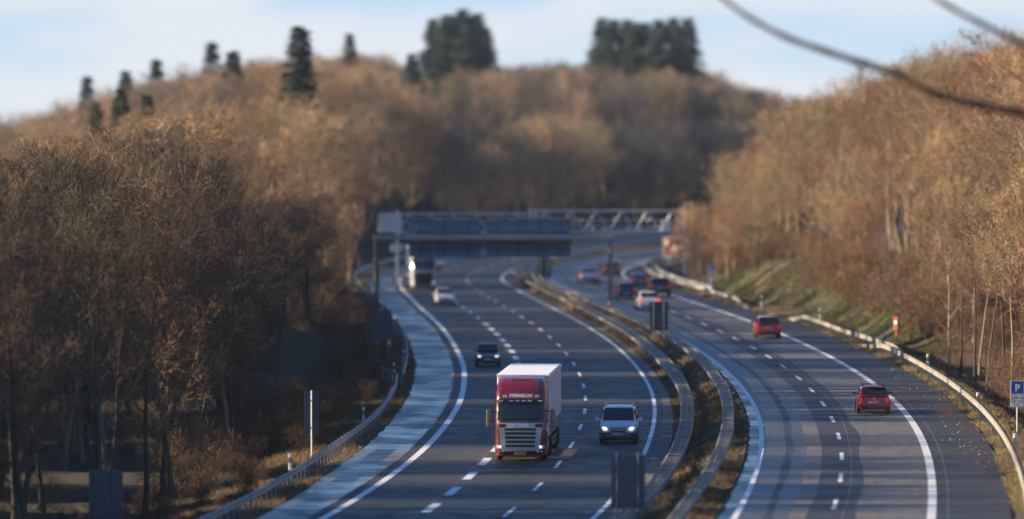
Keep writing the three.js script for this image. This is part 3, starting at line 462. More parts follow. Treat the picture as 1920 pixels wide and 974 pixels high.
// undergrowth, grass
function scatter(name, label, category, geo, mat, spots) {
  const m = new THREE.InstancedMesh(geo, mat, spots.length), d = new THREE.Object3D();
  spots.forEach(([x, y, z, s, sy], i) => { d.position.set(x, y, z); d.rotation.set(0, rTree() * 6.28, 0); d.scale.set(s, sy ?? s, s); d.updateMatrix(); m.setMatrixAt(i, d.matrix); });
  m.name = numbered(name); m.castShadow = m.receiveShadow = true; tag(m, label, category, null, 'stuff'); scene.add(m); return m;
}
{
  const shr = (n, f, o0, o1, z0, z1, s0, s1) => { const a = []; for (let i = 0; i < n; i++) { const z = lerp(z0, z1, rTree()), x = pt(f, z, lerp(o0, o1, rTree())); if (fbm(x * .3, z * .08, 120, 2) < .42) continue; a.push([x, groundY(x, z), -z, lerp(s0, s1, rTree())]); } return a; };
  const whole = (s) => { const t = s.trunk.clone(); const n = t.toNonIndexed(); n.deleteAttribute('uv'); n.setAttribute('color', new THREE.Float32BufferAttribute(new Array(n.attributes.position.count * 3).fill(.7), 3)); return mergeGeometries([n, s.crown]); };
  const A = whole(shrubs[0]), B = whole(shrubs[1]);
  scatter('undergrowth', 'rust brown scrub between the left guard rail and the dark trunks', 'undergrowth', A, twigM(.085, .045, .022), shr(300, baseL, -12.6, -19, 240, 420, .25, .6));
  scatter('undergrowth', 'tan scrub at the foot of the left wood further along', 'undergrowth', B, twigM(.12, .08, .045), shr(420, baseL, -14.5, -22, 300, 640, .5, 1.3));
  scatter('undergrowth', 'reddish brown scrub at the foot of the right wood', 'undergrowth', A, twigM(.14, .08, .045), shr(620, baseR, 10.5, 19, 262, 420, .4, 1.1));
  scatter('undergrowth', 'brown scrub along the top of the grassy bank', 'undergrowth', B, twigM(.15, .09, .05), shr(620, baseR, 11.2, 18, 400, 640, .6, 1.5));
  const blades = (seed, n) => { const R = mulberry(seed), p = []; for (let i = 0; i < n; i++) { const a = R() * 6.28, x = (R() - .5) * .5, z = (R() - .5) * .5, h = .12 + .2 * R(), w = .012; p.push(x - w * Math.cos(a), -.02, z - w * Math.sin(a), x + w * Math.cos(a), -.02, z + w * Math.sin(a), x + (R() - .5) * h * 1.3, h, z + (R() - .5) * h * 1.3); } const g = new THREE.BufferGeometry(); g.setAttribute('position', new THREE.Float32BufferAttribute(p, 3)); g.computeVertexNormals(); return g; };
  const tuft = blades(5, 22), gr = (n, f, o0, o1, z0, z1, th) => { const a = []; for (let i = 0; i < n; i++) { const z = lerp(z0, z1, Math.pow(rTree(), 1.3)), x = pt(f, z, lerp(num(o0)(z), num(o1)(z), rTree())); if (fbm(x * .8, z * .25, 130, 3) < th) continue; a.push([x, groundY(x, z), -z, lerp(.5, 1.3, rTree()), lerp(.4, 1.1, rTree())]); } return a; };
  const ds = (r, g, b) => std([r, g, b], .95, 0, { side: THREE.DoubleSide });
  scatter('grass', 'short dry grass on the verge between right hard shoulder and sunlit rail', 'grass', tuft, ds(.22, .17, .085), gr(9000, baseR, (z) => OFF.RS(z) + .12, (z) => OFF.RS(z) + 2.4, 240, 620, .4));
  scatter('grass', 'green grass on the sunlit bank beside the red people carrier', 'grass', tuft, ds(.075, .085, .025), gr(9000, baseR, 8.8, 13.5, 400, 560, .44));
  scatter('grass', 'brown grass and dead leaves on the left verge', 'grass', tuft, ds(.2, .13, .065), gr(9000, baseL, -15, (z) => OFF.LS(z) - .15, 240, 600, .42));
  scatter('grass', 'green patches of grass beside the left guard rail', 'grass', tuft, ds(.085, .105, .03), gr(5000, baseL, -16, -11.4, 320, 480, .52));
  scatter('grass', 'dead grass and leaves in the median between the barriers', 'grass', tuft, ds(.13, .09, .045), [...gr(6000, baseL, 5.1, 9.5, 236, 460, .4).filter(([x, , z]) => x < pt(baseR, -z, -4.5)), ...gr(2500, baseL, 5.1, 7.5, 440, 640, .4).filter(([x, , z]) => x < pt(baseR, -z, -4.5))]);
  const chip = new THREE.IcosahedronGeometry(.05, 0); chip.scale(1, .35, .8); const spots = [];
  for (let i = 0; i < 150; i++) { const c = pick([[375, 5.8, 22], [345, 6, 14], [322, 5.7, 16], [300, 5.6, 22], [280, 6.1, 12]]), z = c[0] + (rTree() + rTree() - 1) * c[2], o = c[1] + (rTree() + rTree() - 1) * 1.1; if (o < OFF.RR(z) + .4 || o > OFF.RS(z) - .1) continue; spots.push([pt(baseR, z, o), YR + .008, -z, .4 + 1.15 * rTree() * rTree()]); }
  scatter('litter', 'pale scattered chips lying on the dark right hard shoulder', 'litter', chip, std([.5, .49, .44], .7), spots);
}
// ------------------------------------------------------------------ cars
function grid(rows) {                                           // rows of points [x, y, z] -> a skin with soft creases
  const n = rows[0].length, p = [], uv = [], idx = [];
  rows.forEach((r, j) => r.forEach((q, i) => { p.push(...q); uv.push(i / (n - 1), j / (rows.length - 1)); }));
  for (let j = 0; j < rows.length - 1; j++) for (let i = 0; i < n - 1; i++) { const a = j * n + i, b = a + n; idx.push(a, a + 1, b, a + 1, b + 1, b); }
  const g = new THREE.BufferGeometry(); g.setAttribute('position', new THREE.Float32BufferAttribute(p, 3)); g.setAttribute('uv', new THREE.Float32BufferAttribute(uv, 2)); g.setIndex(idx);
  return toCreasedNormals(g, .9);
}
const full = (half) => [...half, ...half.slice(0, -1).reverse().map(([x, y, z]) => [-x, y, z])].reverse();   // right half from below to the middle of the top, mirrored
function slab(a, b, c, d, t = .02) {                            // a pane on four corners (seen counter-clockwise), with thickness
  const P = [a, b, c, d].map((q) => new THREE.Vector3(...q)), n = P[1].clone().sub(P[0]).cross(P[3].clone().sub(P[0])).normalize().multiplyScalar(t), Q = P.map((q) => q.clone().sub(n));
  const tri = (...v) => v.flatMap((q) => [q.x, q.y, q.z]), f = [...tri(P[0], P[1], P[2]), ...tri(P[0], P[2], P[3])];
  for (let i = 0; i < 4; i++) { const j = (i + 1) % 4; f.push(...tri(P[i], Q[i], Q[j]), ...tri(P[i], Q[j], P[j])); }
  const g = new THREE.BufferGeometry(); g.setAttribute('position', new THREE.Float32BufferAttribute(f, 3)); g.setAttribute('uv', new THREE.Float32BufferAttribute(new Array(f.length / 3 * 2).fill(0), 2)); g.computeVertexNormals(); return g;
}
function wheel(parent, x, z, r = .32, w = .21, rimMat = M.rim) {
  const g = new THREE.Group(); g.name = 'wheel'; g.position.set(x, r, z); parent.add(g);
  const s = Math.sign(x), tyre = new THREE.TorusGeometry(r * .78, r * .22, 8, 20); tyre.scale(1, 1, w / (r * .44)); tyre.rotateY(Math.PI / 2); part('tyre', tyre, M.rubber, g);
  const hub = [new THREE.CylinderGeometry(r * .62, r * .62, w * .5, 16)]; hub[0].rotateZ(Math.PI / 2);
  for (let k = 0; k < 5; k++) { const b = box(w * .12, r * .56, r * .16, s * w * .28, r * .3, 0); b.rotateX(k * 1.2566); hub.push(b); }
  part('rim', hub, rimMat, g);
}
const plateMarks = (w) => { const a = []; let x = -w * .36; for (const k of [.05, .035, 0, .05, .045, 0, .05, .04, .05]) { if (k) a.push(box(k * .8, .062, .004, x + k / 2, 0, 0)); x += k ? k + .012 : .03; } return a; };
function car(name, label, px, py, y, f, out, o) {
  const { L, W, H } = o, hw = W / 2, hf = o.hf ?? .74, hb = o.hb ?? .96, belt = o.belt ?? .98, ht = o.ht ?? 1.0, gc = o.gc ?? .2, zfb = o.zfb ?? L * .22, zfr = o.zfr ?? L * .06, zrr = o.zrr ?? -L * .34, zrb = o.zrb ?? -L * .46;
  let [X, Z] = onGround(px, py, y); const th = out ? headOut(f, Z) : headIn(f, Z);
  const dirX = Math.sin(th), dirZ = Math.cos(th), k = out ? L / 2 - .25 : -(L / 2 - .25);          // the pixel is the end of the car that faces us
  const t = thing(name, label, o.cat ?? 'car', [X + dirX * k, y, -Z + dirZ * k], th), paint = o.paint;
  const sec = (z, top, w, bot) => full([[0, top, z], [w * .55, top - .008, z], [w * .84, top - .035, z], [w * .96, top - .1, z], [w, top - .22, z], [w * .995, lerp(top, bot, .62), z], [w * .97, bot + .08, z], [w * .9, bot, z]]);
  const e = L / 2;
  const st = [[e, .56, .72, gc + .1], [e - .03, hf - .08, .84, gc + .04], [e - .14, hf - .02, .92, gc], [e - .4, hf + .03, .975, gc], [zfb + .1, hb - .02, 1, gc], [zfb - .3, belt - .02, 1, gc], [0, belt, 1, gc], [zrb + .5, lerp(belt, ht, .8), 1, gc], [Math.min(zrb, -e + .45), ht, .985, gc], [-e + .16, ht - .015, .95, gc + .02], [-e + .04, ht - .09, .9, gc + .05], [-e, .62, .84, gc + .1]];
  const rows = st.map(([z, top, w, b]) => sec(z, top, w * hw, b)), cap = (r, z) => r.map(([x, yy]) => [x * .3, lerp(yy, .5, .6), z]);
  part('body', grid([cap(rows[0], e + .015), ...rows, cap(rows[rows.length - 1], -e - .012)]), paint, t);
  const wb = hw * .93, wr = hw * (o.tumble ?? .76), cs = (z, top, w, base) => full([[0, top, z], [w * .6, top - .012, z], [w * .9, top - .04, z], [w, top - .09, z], [lerp(w, wb, .5), lerp(top - .09, base, .5), z], [wb, base, z]]);
  const hr = o.hr ?? H - .05;
  part('cabin', grid([cs(zfb, hb + .02, wb * .96, hb - .06), cs(lerp(zfb, zfr, .5), lerp(hb, H - .03, .55), lerp(wb, wr, .55), hb - .06), cs(zfr, H - .02, wr, belt - .06), cs(lerp(zfr, zrr, .4), H, wr, belt - .06), cs(zrr, hr, wr * .98, belt - .06), cs(lerp(zrr, zrb, .55), lerp(hr, ht, .5), lerp(wr, wb, .45), ht - .06), cs(zrb, ht + .01, wb * .95, ht - .06)]), paint, t);
  const gl = o.glass ?? M.glass, up = .02;
  const sl = (z0, y0, z1, y1, a, b, fwd) => { const za = lerp(z0, z1, a), zb = lerp(z0, z1, b), ya = lerp(y0, y1, a) + up, yb = lerp(y0, y1, b) + up, da = lerp(wb, wr, a) * .87, db = lerp(wb, wr, b) * .93, s = fwd ? 1 : -1; return slab([-da * s, ya, za + .02 * s], [da * s, ya, za + .02 * s], [db * s, yb, zb + .02 * s], [-db * s, yb, zb + .02 * s]); };
  part('windscreen', sl(zfb, hb + .02, zfr, H - .02, .08, .93, true), gl, t);
  part('rear_window', sl(zrb, ht + .01, zrr, hr, o.rw0 ?? .12, .9, false), gl, t);
  const pil = o.pillars ?? [.06, .5, .94], cuts = pil.map((u) => lerp(zfr + (zfb - zfr) * .35, zrr - (zrr - zrb) * .25, u));
  for (const s of [1, -1]) {
    for (let i = 0; i < cuts.length - 1; i++) { const a = cuts[i] - .04, b = cuts[i + 1] + .04, first = i === 0 ? .22 : 0, last = i === cuts.length - 2 ? .16 : 0, y0 = belt + .03, y1 = H - .14, xb = wb * s + .006 * s, xt = lerp(wr, wb, .08) * s + .012 * s;
      const A = [xb, y0, a + first * .3], B = [xb, y0, b], C = [xt, y1, b + last], D = [xt, y1, a - first]; part('side_window', s > 0 ? slab(A, B, C, D) : slab(B, A, D, C), gl, t); }
    const mz = zfb - .28, mg = [box(.2, .13, .1, s * (hw + .09), belt + .06, mz, .03), box(.1, .03, .05, s * (hw - .02), belt + .02, mz)]; part('mirror', mg, o.mirror ?? paint, t);
    const sill = box(.03, .1, (o.wbf ?? L * .6) - .8, s * (hw * .985), gc + .05, (o.wz ?? .02)); part('sill', sill, M.black, t);
    for (const wz of [L * .305, -L * .29]) { const arch = new THREE.CylinderGeometry((o.wheel ?? .32) + .045, (o.wheel ?? .32) + .045, .04, 20); arch.rotateZ(Math.PI / 2); arch.translate(s * (hw * .985), o.wheel ?? .32, wz); part('wheel_arch', arch, M.black, t); wheel(t, s * (hw - .07), wz, o.wheel ?? .32); }
    const hl = new THREE.SphereGeometry(1, 12, 8); hl.scale(.15, .085, .12); hl.rotateY(s * .5); hl.translate(s * hw * .7, hf - .12, e - .1); part('headlight', hl, o.lit ? M.headlight : M.headlightOff, t);
    const tlh = o.tailH ?? .12, tl = box(o.tailW ?? .26, tlh * 1.4, .1, s * hw * (o.tailX ?? .76), ht - .16 - (o.tailDrop ?? 0), -e + .06, .03); part('tail_light', tl, o.braking ? M.brake : M.tail, t);
    part('door_handle', box(.02, .025, .14, s * (hw + .004), belt - .14, -.1), o.trim ?? paint, t);
  }
  part('front_bumper', [box(W * .8, .12, .06, 0, gc + .16, e - .02, .02)], o.lower ?? M.black, t);
  part('grille', [box(W * .42, .1, .05, 0, hf - .14, e - .005, .015), box(W * .5, .1, .04, 0, gc + .26, e + .004, .015)], M.black, t);
  part('grille_bar', box(W * .44, .018, .02, 0, hf - .1, e + .03), M.chrome, t);
  part('rear_bumper', [box(W * .9, .2, .1, 0, gc + .26, -e - .01, .04)], o.bumper ?? paint, t);
  part('rear_skirt', [box(W * .7, .1, .06, 0, gc + .08, -e + .02, .02)], M.black, t);
  if (out) { part('rear_badge', new THREE.CylinderGeometry(.045, .045, .02, 12).rotateX(Math.PI / 2).translate(0, ht - .12, -e - .012), M.chrome, t); }
  const pz = out ? -e - .02 - (o.plateLow ? .04 : 0) : e + .035, py2 = out ? (o.plateLow ? gc + .28 : ht - .32) : gc + .3;
  const pg = part('number_plate', box(.52, .11, .014, 0, py2, pz), M.plate, t); const mk = part('plate_marks', plateMarks(.52).map((g) => { if (out) g.rotateY(Math.PI); g.translate(0, py2, pz + (out ? -.009 : .009)); return g; }), M.black, pg); mk.name = 'plate_marks';
  if (o.brakeHigh) part('brake_light', box(.3, .03, .03, 0, hr - .02, zrr - .06), M.brake, t);
  if (o.rails) for (const s of [1, -1]) part('roof_rail', [bar([s * wr * .86, H + .06, zfr - .1], [s * wr * .86, H + .06, zrr + .1], .022), box(.03, .08, .05, s * wr * .86, H + .01, zfr - .2), box(.03, .08, .05, s * wr * .86, H + .01, zrr + .2)], M.black, t);
  if (o.carrier) for (const z of [zfr - .35, zrr + .35]) part('roof_bar', [box(wr * 1.9, .03, .06, 0, H + .07, z)], M.black, t);
  if (o.spoiler) part('spoiler', box(wr * 1.75, .035, .2, 0, hr + .03, zrr - .1, .015), o.spoilerMat ?? paint, t);
  if (o.wiper) part('rear_wiper', bar([.05, ht + .1, zrb - .04], [-.28, ht + .16, zrb - .02], .012), M.black, t);
  const wl = wb * .5; part('wiper', [bar([-.1, hb + .05, zfb + .02], [wl, hb + .1, zfb - .02], .012), bar([-wl, hb + .05, zfb + .02], [-.15, hb + .09, zfb - .02], .012)], M.black, t);
  return t;
}
const P = { black: carPaint(.012, .014, .018), white: carPaint(.72, .73, .74), navy: carPaint(.012, .018, .045), darkGrey: carPaint(.02, .022, .026), silver: carPaint(.42, .44, .47, .6), maroon: carPaint(.06, .02, .018), red: carPaint(.36, .012, .016), darkRed: carPaint(.2, .008, .014), vanBlue: carPaint(.6, .63, .68, .2), deepBlue: carPaint(.012, .018, .09), truckRed: carPaint(.16, .004, .008), lorryWhite: carPaint(.32, .34, .36) };
car('black_hatchback', 'black hatchback with lit headlights behind the red lorry', 915, 688.5, YL, baseL, false, { L: 3.99, W: 1.65, H: 1.52, hf: .82, hb: 1.0, belt: 1.0, ht: 1.02, zfb: .95, zfr: .3, zrr: -1.6, zrb: -1.92, paint: P.black, lit: true, tumble: .8 });
car('white_car', 'white car with unlit headlights just in front of the white lorry', 834.5, 573, YL, baseL, false, { L: 4.5, W: 1.86, H: 1.5, hf: .8, hb: 1.0, paint: P.white, tumble: .76 });
car('red_people_carrier', 'bright red people carrier with tall glass tail by the right edge line', 1441.5, 635, YR, baseR, true, { L: 3.95, W: 1.74, H: 1.56, hf: .86, hb: 1.02, belt: 1.02, ht: 1.02, zfb: 1.2, zfr: .4, zrr: -1.75, zrb: -1.93, paint: P.red, tumble: .78, tailW: .2, tailH: .2, tailX: .84, tailDrop: .06, rw0: .1 });
car('red_estate_car', 'dark red estate car with black roof bars, nearest of the cars driving away', 1639.5, 777, YR, baseR, true, { L: 4.34, W: 1.7, H: 1.43, hf: .72, hb: .92, belt: .92, ht: .93, zfb: 1.05, zfr: .35, zrr: -1.75, zrb: -2.1, paint: P.darkRed, rails: true, carrier: true, spoiler: true, spoilerMat: M.black, tailW: .2, tailH: .17, tailX: .8, tailDrop: .05, tumble: .78, wiper: true, pillars: [.04, .36, .68, .97] });
car('white_estate_car', 'white estate car with glowing brake lights half hidden by a dark sign', 1217.5, 582, YR, baseR, true, { L: 4.7, W: 1.86, H: 1.5, hf: .76, zrr: -1.85, zrb: -2.25, paint: P.white, braking: true, brakeHigh: true, tailW: .36, tailX: .74, plateLow: false, pillars: [.04, .36, .68, .97], wiper: true });
car('navy_hatchback', 'dark blue hatchback left of the black off-roader in the far lanes', 1175.5, 562, YR, baseR, true, { L: 4.2, W: 1.76, H: 1.45, paint: P.navy, tailX: .82, plateLow: true, wiper: true });
car('dark_saloon', 'dark saloon car with bright tail lights ahead of the black off-roader', 1200.5, 542.5, YR, baseR, true, { L: 4.7, W: 1.82, H: 1.4, ht: 1.02, zrr: -1.1, zrb: -1.75, paint: P.darkGrey, tailW: .38, tailX: .74 });
car('black_off_roader', 'black off-roader car close to the far right edge line', 1239, 556.5, YR, baseR, true, { L: 4.5, W: 1.9, H: 1.66, hf: .92, hb: 1.1, belt: 1.1, ht: 1.12, gc: .26, wheel: .36, zrr: -1.75, zrb: -2.15, paint: P.black, tailW: .3, tailX: .78, tailDrop: .02, spoiler: true, wiper: true });
car('silver_car', 'silver saloon car alone in the inner lane of the far bend', 1104, 531, YR, baseR, true, { L: 4.5, W: 1.76, H: 1.42, zrr: -1.2, zrb: -1.8, ht: 1.0, paint: P.silver, tailW: .3, tailX: .76, plateLow: true });
car('dark_maroon_car', 'dark car partly behind the gantry pole, farthest of the cars driving away', 1148, 518.5, YR, baseR, true, { L: 4.1, W: 1.72, H: 1.46, paint: P.maroon, tailX: .82 });

// ------------------------------------------------------------------ the van
{
  const L = 4.75, W = 1.9, H = 1.88, [X, Z] = onGround(1159.5, 833.5, YL), th = headIn(baseL, Z), k = -(L / 2 - .3);
  const t = thing('silver_van', 'pale blue silver van with dark blue bumper beside the red lorry', 'van', [X + Math.sin(th) * k, YL, -Z + Math.cos(th) * k], th), e = L / 2, hw = W / 2;
  const sec = (z, top, w, bot, wt = w) => full([[0, top, z], [wt * .6, top - .01, z], [wt * .88, top - .04, z], [wt, top - .12, z], [lerp(wt, w, .75), Math.max(bot + .3, Math.min(top - .3, 1.12)), z], [w, Math.min(top - .2, .8), z], [w * .985, bot + .1, z], [w * .93, bot, z]]);
  const R = [[e - .02, .74, .8, .22], [e - .1, .88, .88, .2], [e - .35, 1.0, .95, .2], [e - .95, 1.17, .985, .22], [e - 1.05, 1.22, .985, .22, .95], [e - 1.85, 1.8, 1, .22, .83], [e - 2.2, H - .02, 1, .22, .82], [0, H, 1, .22, .82], [-e + .3, H - .02, 1, .22, .82], [-e + .1, H - .1, .98, .24, .8], [-e, 1.0, .94, .3, .9]].map(([z, a, w, b, wt]) => sec(z, a, w * hw, b, (wt ?? w) * hw));
  part('body', grid([R[0].map(([x, y]) => [x * .5, lerp(y, .6, .5), e]), ...R, R[R.length - 1].map(([x]) => [x * .3, .7, -e - .01])]), P.vanBlue, t);
  part('windscreen', slab([-.8, 1.2, e - .97], [.8, 1.2, e - .97], [.71, 1.77, e - 1.75], [-.71, 1.77, e - 1.75]), M.glass, t);
  const bp = [[-1, -.12], [-.9, .02], [-.5, .07], [0, .085], [.5, .07], [.9, .02], [1, -.12]].map(([x, z]) => [x * (hw + .005), z]);
  part('front_bumper', grid([.2, .26, .42, .6, .64].map((y, i) => bp.map(([x, z]) => [x * (i ? 1 : .96), y, e - .02 + z + [-.07, -.01, .03, .01, -.06][i]])).reverse()), P.deepBlue, t);
  part('bumper_strip', [box(.5, .02, .02, -.42, .43, e + .085, .006), box(.5, .02, .02, .42, .43, e + .085, .006)], M.chrome, t);
  part('air_intake', box(1.2, .1, .04, 0, .3, e + .06, .02), M.black, t);
  const gr = part('grille', box(.84, .19, .06, 0, .76, e + .03, .03), M.black, t); part('grille_bar', [0, 1, 2].map((i) => box(.8, .018, .02, 0, .7 + i * .055, e + .07)), M.chrome, gr);
  const em = new THREE.TorusGeometry(.075, .012, 6, 20); em.translate(0, .78, e + .085); part('emblem', [em, ...[0, 1, 2].map((i) => { const b = box(.014, .075, .012, 0, .0375, 0); b.rotateZ(i * 2.094); b.translate(0, .78, e + .085); return b; })], M.chrome, t);
  const pl = part('number_plate', box(.52, .11, .014, 0, .52, e + .1), M.plate, t); part('plate_marks', plateMarks(.52).map((g) => g.translate(0, .52, e + .109)), M.black, pl);
  for (const s of [1, -1]) {
    const hl = new THREE.SphereGeometry(1, 14, 10); hl.scale(.16, .1, .14); hl.rotateZ(s * .35); hl.rotateY(s * .45); hl.translate(s * .68, .79, e - .07); part('headlight', hl, M.headlight, t);
    part('mirror', [box(.24, .2, .12, s * (hw + .16), 1.2, e - 1.2, .05), box(.14, .05, .05, s * (hw + .02), 1.16, e - 1.2)], P.vanBlue, t);
    for (const [z, w] of [[L * .3, 0], [-L * .31, 0]]) { const arch = new THREE.CylinderGeometry(.385, .385, .04, 20); arch.rotateZ(Math.PI / 2); arch.translate(s * hw * .985, .34, z); part('wheel_arch', arch, M.black, t); wheel(t, s * (hw - .08), z, .34, .22); }
    for (const [a, b] of [[e - 1.35, e - 2.1], [e - 2.2, e - 3.3], [e - 3.4, e - 4.5]]) { const q = a === e - 1.35 ? .35 : 0, A = [s * .945, 1.2, a], B = [s * .945, 1.2, b], C = [s * .81, 1.7, b], D = [s * .81, 1.7, a - q]; part('side_window', s > 0 ? slab(A, B, C, D, .03) : slab(B, A, D, C, .03), M.glass, t); }
    part('roof_rail', bar([s * .7, H + .03, e - 2.2], [s * .7, H + .03, -e + .5], .02), M.chrome, t);
    part('side_skirt', box(.03, .22, 2.4, s * (hw + .002), .32, .02), P.deepBlue, t);
  }
  part('wiper', [bar([-.7, 1.23, e - .96], [-.05, 1.29, e - 1.05], .012), bar([0, 1.23, e - .96], [.68, 1.29, e - 1.05], .012)], M.black, t);
}

// ------------------------------------------------------------------ lorries
function lettering(w, h, px, py, draw) { const c = document.createElement('canvas'); c.width = px; c.height = py; const g = c.getContext('2d'); draw(g, px, py); const t = new THREE.CanvasTexture(c); t.colorSpace = THREE.SRGBColorSpace; return t; }
function lorry(label, px, py, o) {
  const [X, Z] = onGround(px, py, YL), th = headIn(baseL, Z), t = thing(o.name, label, 'lorry', [X - Math.sin(th) * 1.0, YL, -Z - Math.cos(th) * 1.0], th);   // z = 0 is the front axle less a metre
  const E = .95, cabW = [[.28, 1.17], [.45, 1.235], [1, 1.245], [2.9, 1.245], [3.3, 1.22], [3.75, 1.15], [3.98, 1.04]], front = [[.28, -.06], [.5, .02], [1.7, 0], [1.95, -.03], [2.85, -.3], [3.0, -.3], [3.4, -.48], [3.75, -.85], [3.98, -1.35]];
  const ev = (tb, y) => { if (y <= tb[0][0]) return tb[0][1]; for (let i = 1; i < tb.length; i++) if (y <= tb[i][0]) return lerp(tb[i - 1][1], tb[i][1], (y - tb[i - 1][0]) / (tb[i][0] - tb[i - 1][0])); return tb[tb.length - 1][1]; };
  const rad = .34, F = (x, y) => { const w = ev(cabW, y), u = clamp01((Math.abs(x) - (w - rad)) / rad); return E + ev(front, y) - .07 * (x / w) ** 2 - rad * (1 - Math.sqrt(Math.max(0, 1 - u * u * .999))); };
  const ys = [.28, .34, .5, .75, 1, 1.3, 1.7, 1.95, 2.2, 2.5, 2.85, 3, 3.2, 3.4, 3.6, 3.75, 3.88, 3.98];
  const ring = (y) => { const w = ev(cabW, y), a = []; a.push([-w, y, -1.35]); for (const u of [-1, -.985, -.95, -.88, -.8, -.72, -.5, -.25, 0, .25, .5, .72, .8, .88, .95, .985, 1]) a.push([u * w, y, F(u * w, y)]); a.push([w, y, -1.35]); return a; };
  const rows = ys.map(ring); rows.unshift(ring(.28).map(([x, , z]) => [x * .85, .3, lerp(z, -.2, .15)])); rows.push(ring(3.98).map(([x]) => [x * .9, 4.0, -1.35]));
  part('cab', grid(rows), o.paint, t);
  const skin = (y0, y1, x0, x1, off, nx, ny, taper = 0, depth = .03) => {   // a panel that follows the front of the cab
    const f = [], b = [];
    for (let j = 0; j <= ny; j++) { const y = lerp(y0, y1, j / ny), r = [], q = []; for (let i = 0; i <= nx; i++) { const c = (x0 + x1) / 2, x = c + (lerp(x0, x1, i / nx) - c) * (1 + taper * j / ny); r.push([x, y, F(x, y) + off]); q.push([x, y, F(x, y) + off - depth]); } f.push(r); b.push(q); }
    const edge = (a, c) => grid([a, c]);
    return [grid(f), edge(b[0], f[0]), edge(f[ny], b[ny]), edge(f.map((r) => r[0]), b.map((r) => r[0])), edge(b.map((r) => r[nx]), f.map((r) => r[nx]))];
  };
  part('windscreen', skin(1.97, 2.8, -1.12, 1.12, .014, 12, 4, -.02), o.glass ?? M.glass, t);
  part('wiper', [bar([-.9, 2.0, F(-.9, 2) + .05], [-.15, 2.12, F(-.15, 2.12) + .04], .015), bar([0, 2.0, F(0, 2) + .05], [.75, 2.12, F(.75, 2.12) + .04], .015)], M.black, t);
  const G = part('grille', skin(.52, 1.86, -.92, .92, .02, 8, 6, .16), o.grille, t, o.grilleLabel);
  for (let i = 0; i < o.slots; i++) { const y = 1.5 - i * (o.slots > 3 ? .2 : .24), w = .76 - i * .012; part('grille_slot', skin(y, y + .115, -w, w, .032, 8, 1, 0, .02), M.black, G); if (o.bars) part('grille_bar', skin(y - .05, y - .012, -w - .03, w + .03, .06, 8, 1, 0, .05), o.grille, G); }
  if (o.bigGrille) part('grille_mesh', skin(.48, 1.72, -.8, .8, .034, 8, 4, .12), M.black, G);
  for (const s of [1, -1]) {
    part('headlight', skin(.63, .8, s > 0 ? .78 : -1.16, s > 0 ? 1.16 : -.78, .022, 6, 2), M.headlightOff, t);
    const lamp = new THREE.SphereGeometry(.075, 12, 8); lamp.scale(1, 1, .5); lamp.translate(s * .98, .715, F(s * .98, .715) + .035); part('headlight_lamp', lamp, M.headlight, t);
    for (const x of [.84, 1.03]) { const fl = new THREE.CylinderGeometry(.055, .055, .04, 14); fl.rotateX(Math.PI / 2); fl.translate(s * x, .5, F(s * x, .5) + .02); part('fog_light', fl, M.headlightOff, t); }
    if (o.vents) part('side_vent', skin(1.66, 1.82, s > 0 ? .72 : -1.06, s > 0 ? 1.06 : -.72, .028, 4, 2), M.black, t);
    const mx = s * 1.55, mg = [box(.24, .62, .18, mx, 2.2, .45, .06), box(.24, .26, .2, mx, 1.78, .45, .06)], mh = part('mirror', mg, o.mirror ?? M.black, t); part('mirror_arm', [bar([s * 1.2, 2.45, .5], [s * 1.5, 2.4, .46], .03), bar([s * 1.2, 1.95, .5], [s * 1.5, 1.9, .46], .03)], M.black, mh);
    const A = [s * 1.252, 2.0, .5], B = [s * 1.252, 2.0, -.5], C = [s * 1.252, 2.7, -.5], D = [s * 1.252, 2.7, .38]; part('side_window', s > 0 ? slab(A, B, C, D, .01) : slab(B, A, D, C, .01), M.glass, t);
    part('cab_step', [box(.06, .5, .8, s * 1.22, .62, .1, .02)], M.grey, t);
    part('air_horn', bar([s * .55, 3.98, -1.15], [s * .5, 3.86, -.45], .05, 8, .03), M.grey, t);
  }
  part('sun_visor', skin(2.83, o.visorTop ?? 3.0, -1.14, 1.14, .12, 12, 3, 0, .14), o.visor ?? M.black, t);
  for (const x of [-.95, -.45, -.15, .15, .45, .95]) part('marker_light', box(.2, .045, .03, x, 2.93, F(x, 2.93) + .13), M.white, t);
  part('roof_light_bar', box(.95, .16, .22, 0, 3.86, -.28, .05), o.paint, t);
  const fp = part('number_plate', box(.56, .12, .014, 0, .4, E + .03), o.plate, t); part('plate_marks', plateMarks(.56).map((g) => g.translate(0, .4, E + .039)), M.black, fp);
  if (o.deflector) { const d = grid([[-1.36, 3.6, 1.18], [-1.3, 3.9, 1.18], [-1.75, 4.02, 1.2], [-2.0, 4.04, 1.2]].map(([z, y, w]) => [[-w, 2.2, z - .02], [-w, y - .12, z], [-w * .9, y, z], [0, y + .02, z], [w * .9, y, z], [w, y - .12, z], [w, 2.2, z - .02]])); part('roof_deflector', d, o.paint, t); }
  part('chassis', [box(1.0, .3, 13.5, 0, .95, -7.2), box(2.3, .12, .1, 0, .55, -14.6)], M.black, t);
  part('trailer_body', [box(2.54, 2.9, 13.4, 0, 2.6, -8.75, .05)], o.curtain, t, o.curtainLabel);
  for (const sd of [1, -1]) if (o.side) { const c = new THREE.PlaneGeometry(13.2, 2.7); c.rotateY(sd * Math.PI / 2); c.translate(sd * 1.273, 2.62, -8.75); part('side_curtain', c, o.side, t); }
  part('trailer_roof', [box(2.5, .05, 13.3, 0, 4.075, -8.75, .02)], o.roof, t, o.roofLabel);
  part('roof_edge', [box(2.58, .1, .06, 0, 4.02, -2.03), box(.06, .1, 13.4, 1.27, 4.02, -8.75), box(.06, .1, 13.4, -1.27, 4.02, -8.75)], M.white, t);
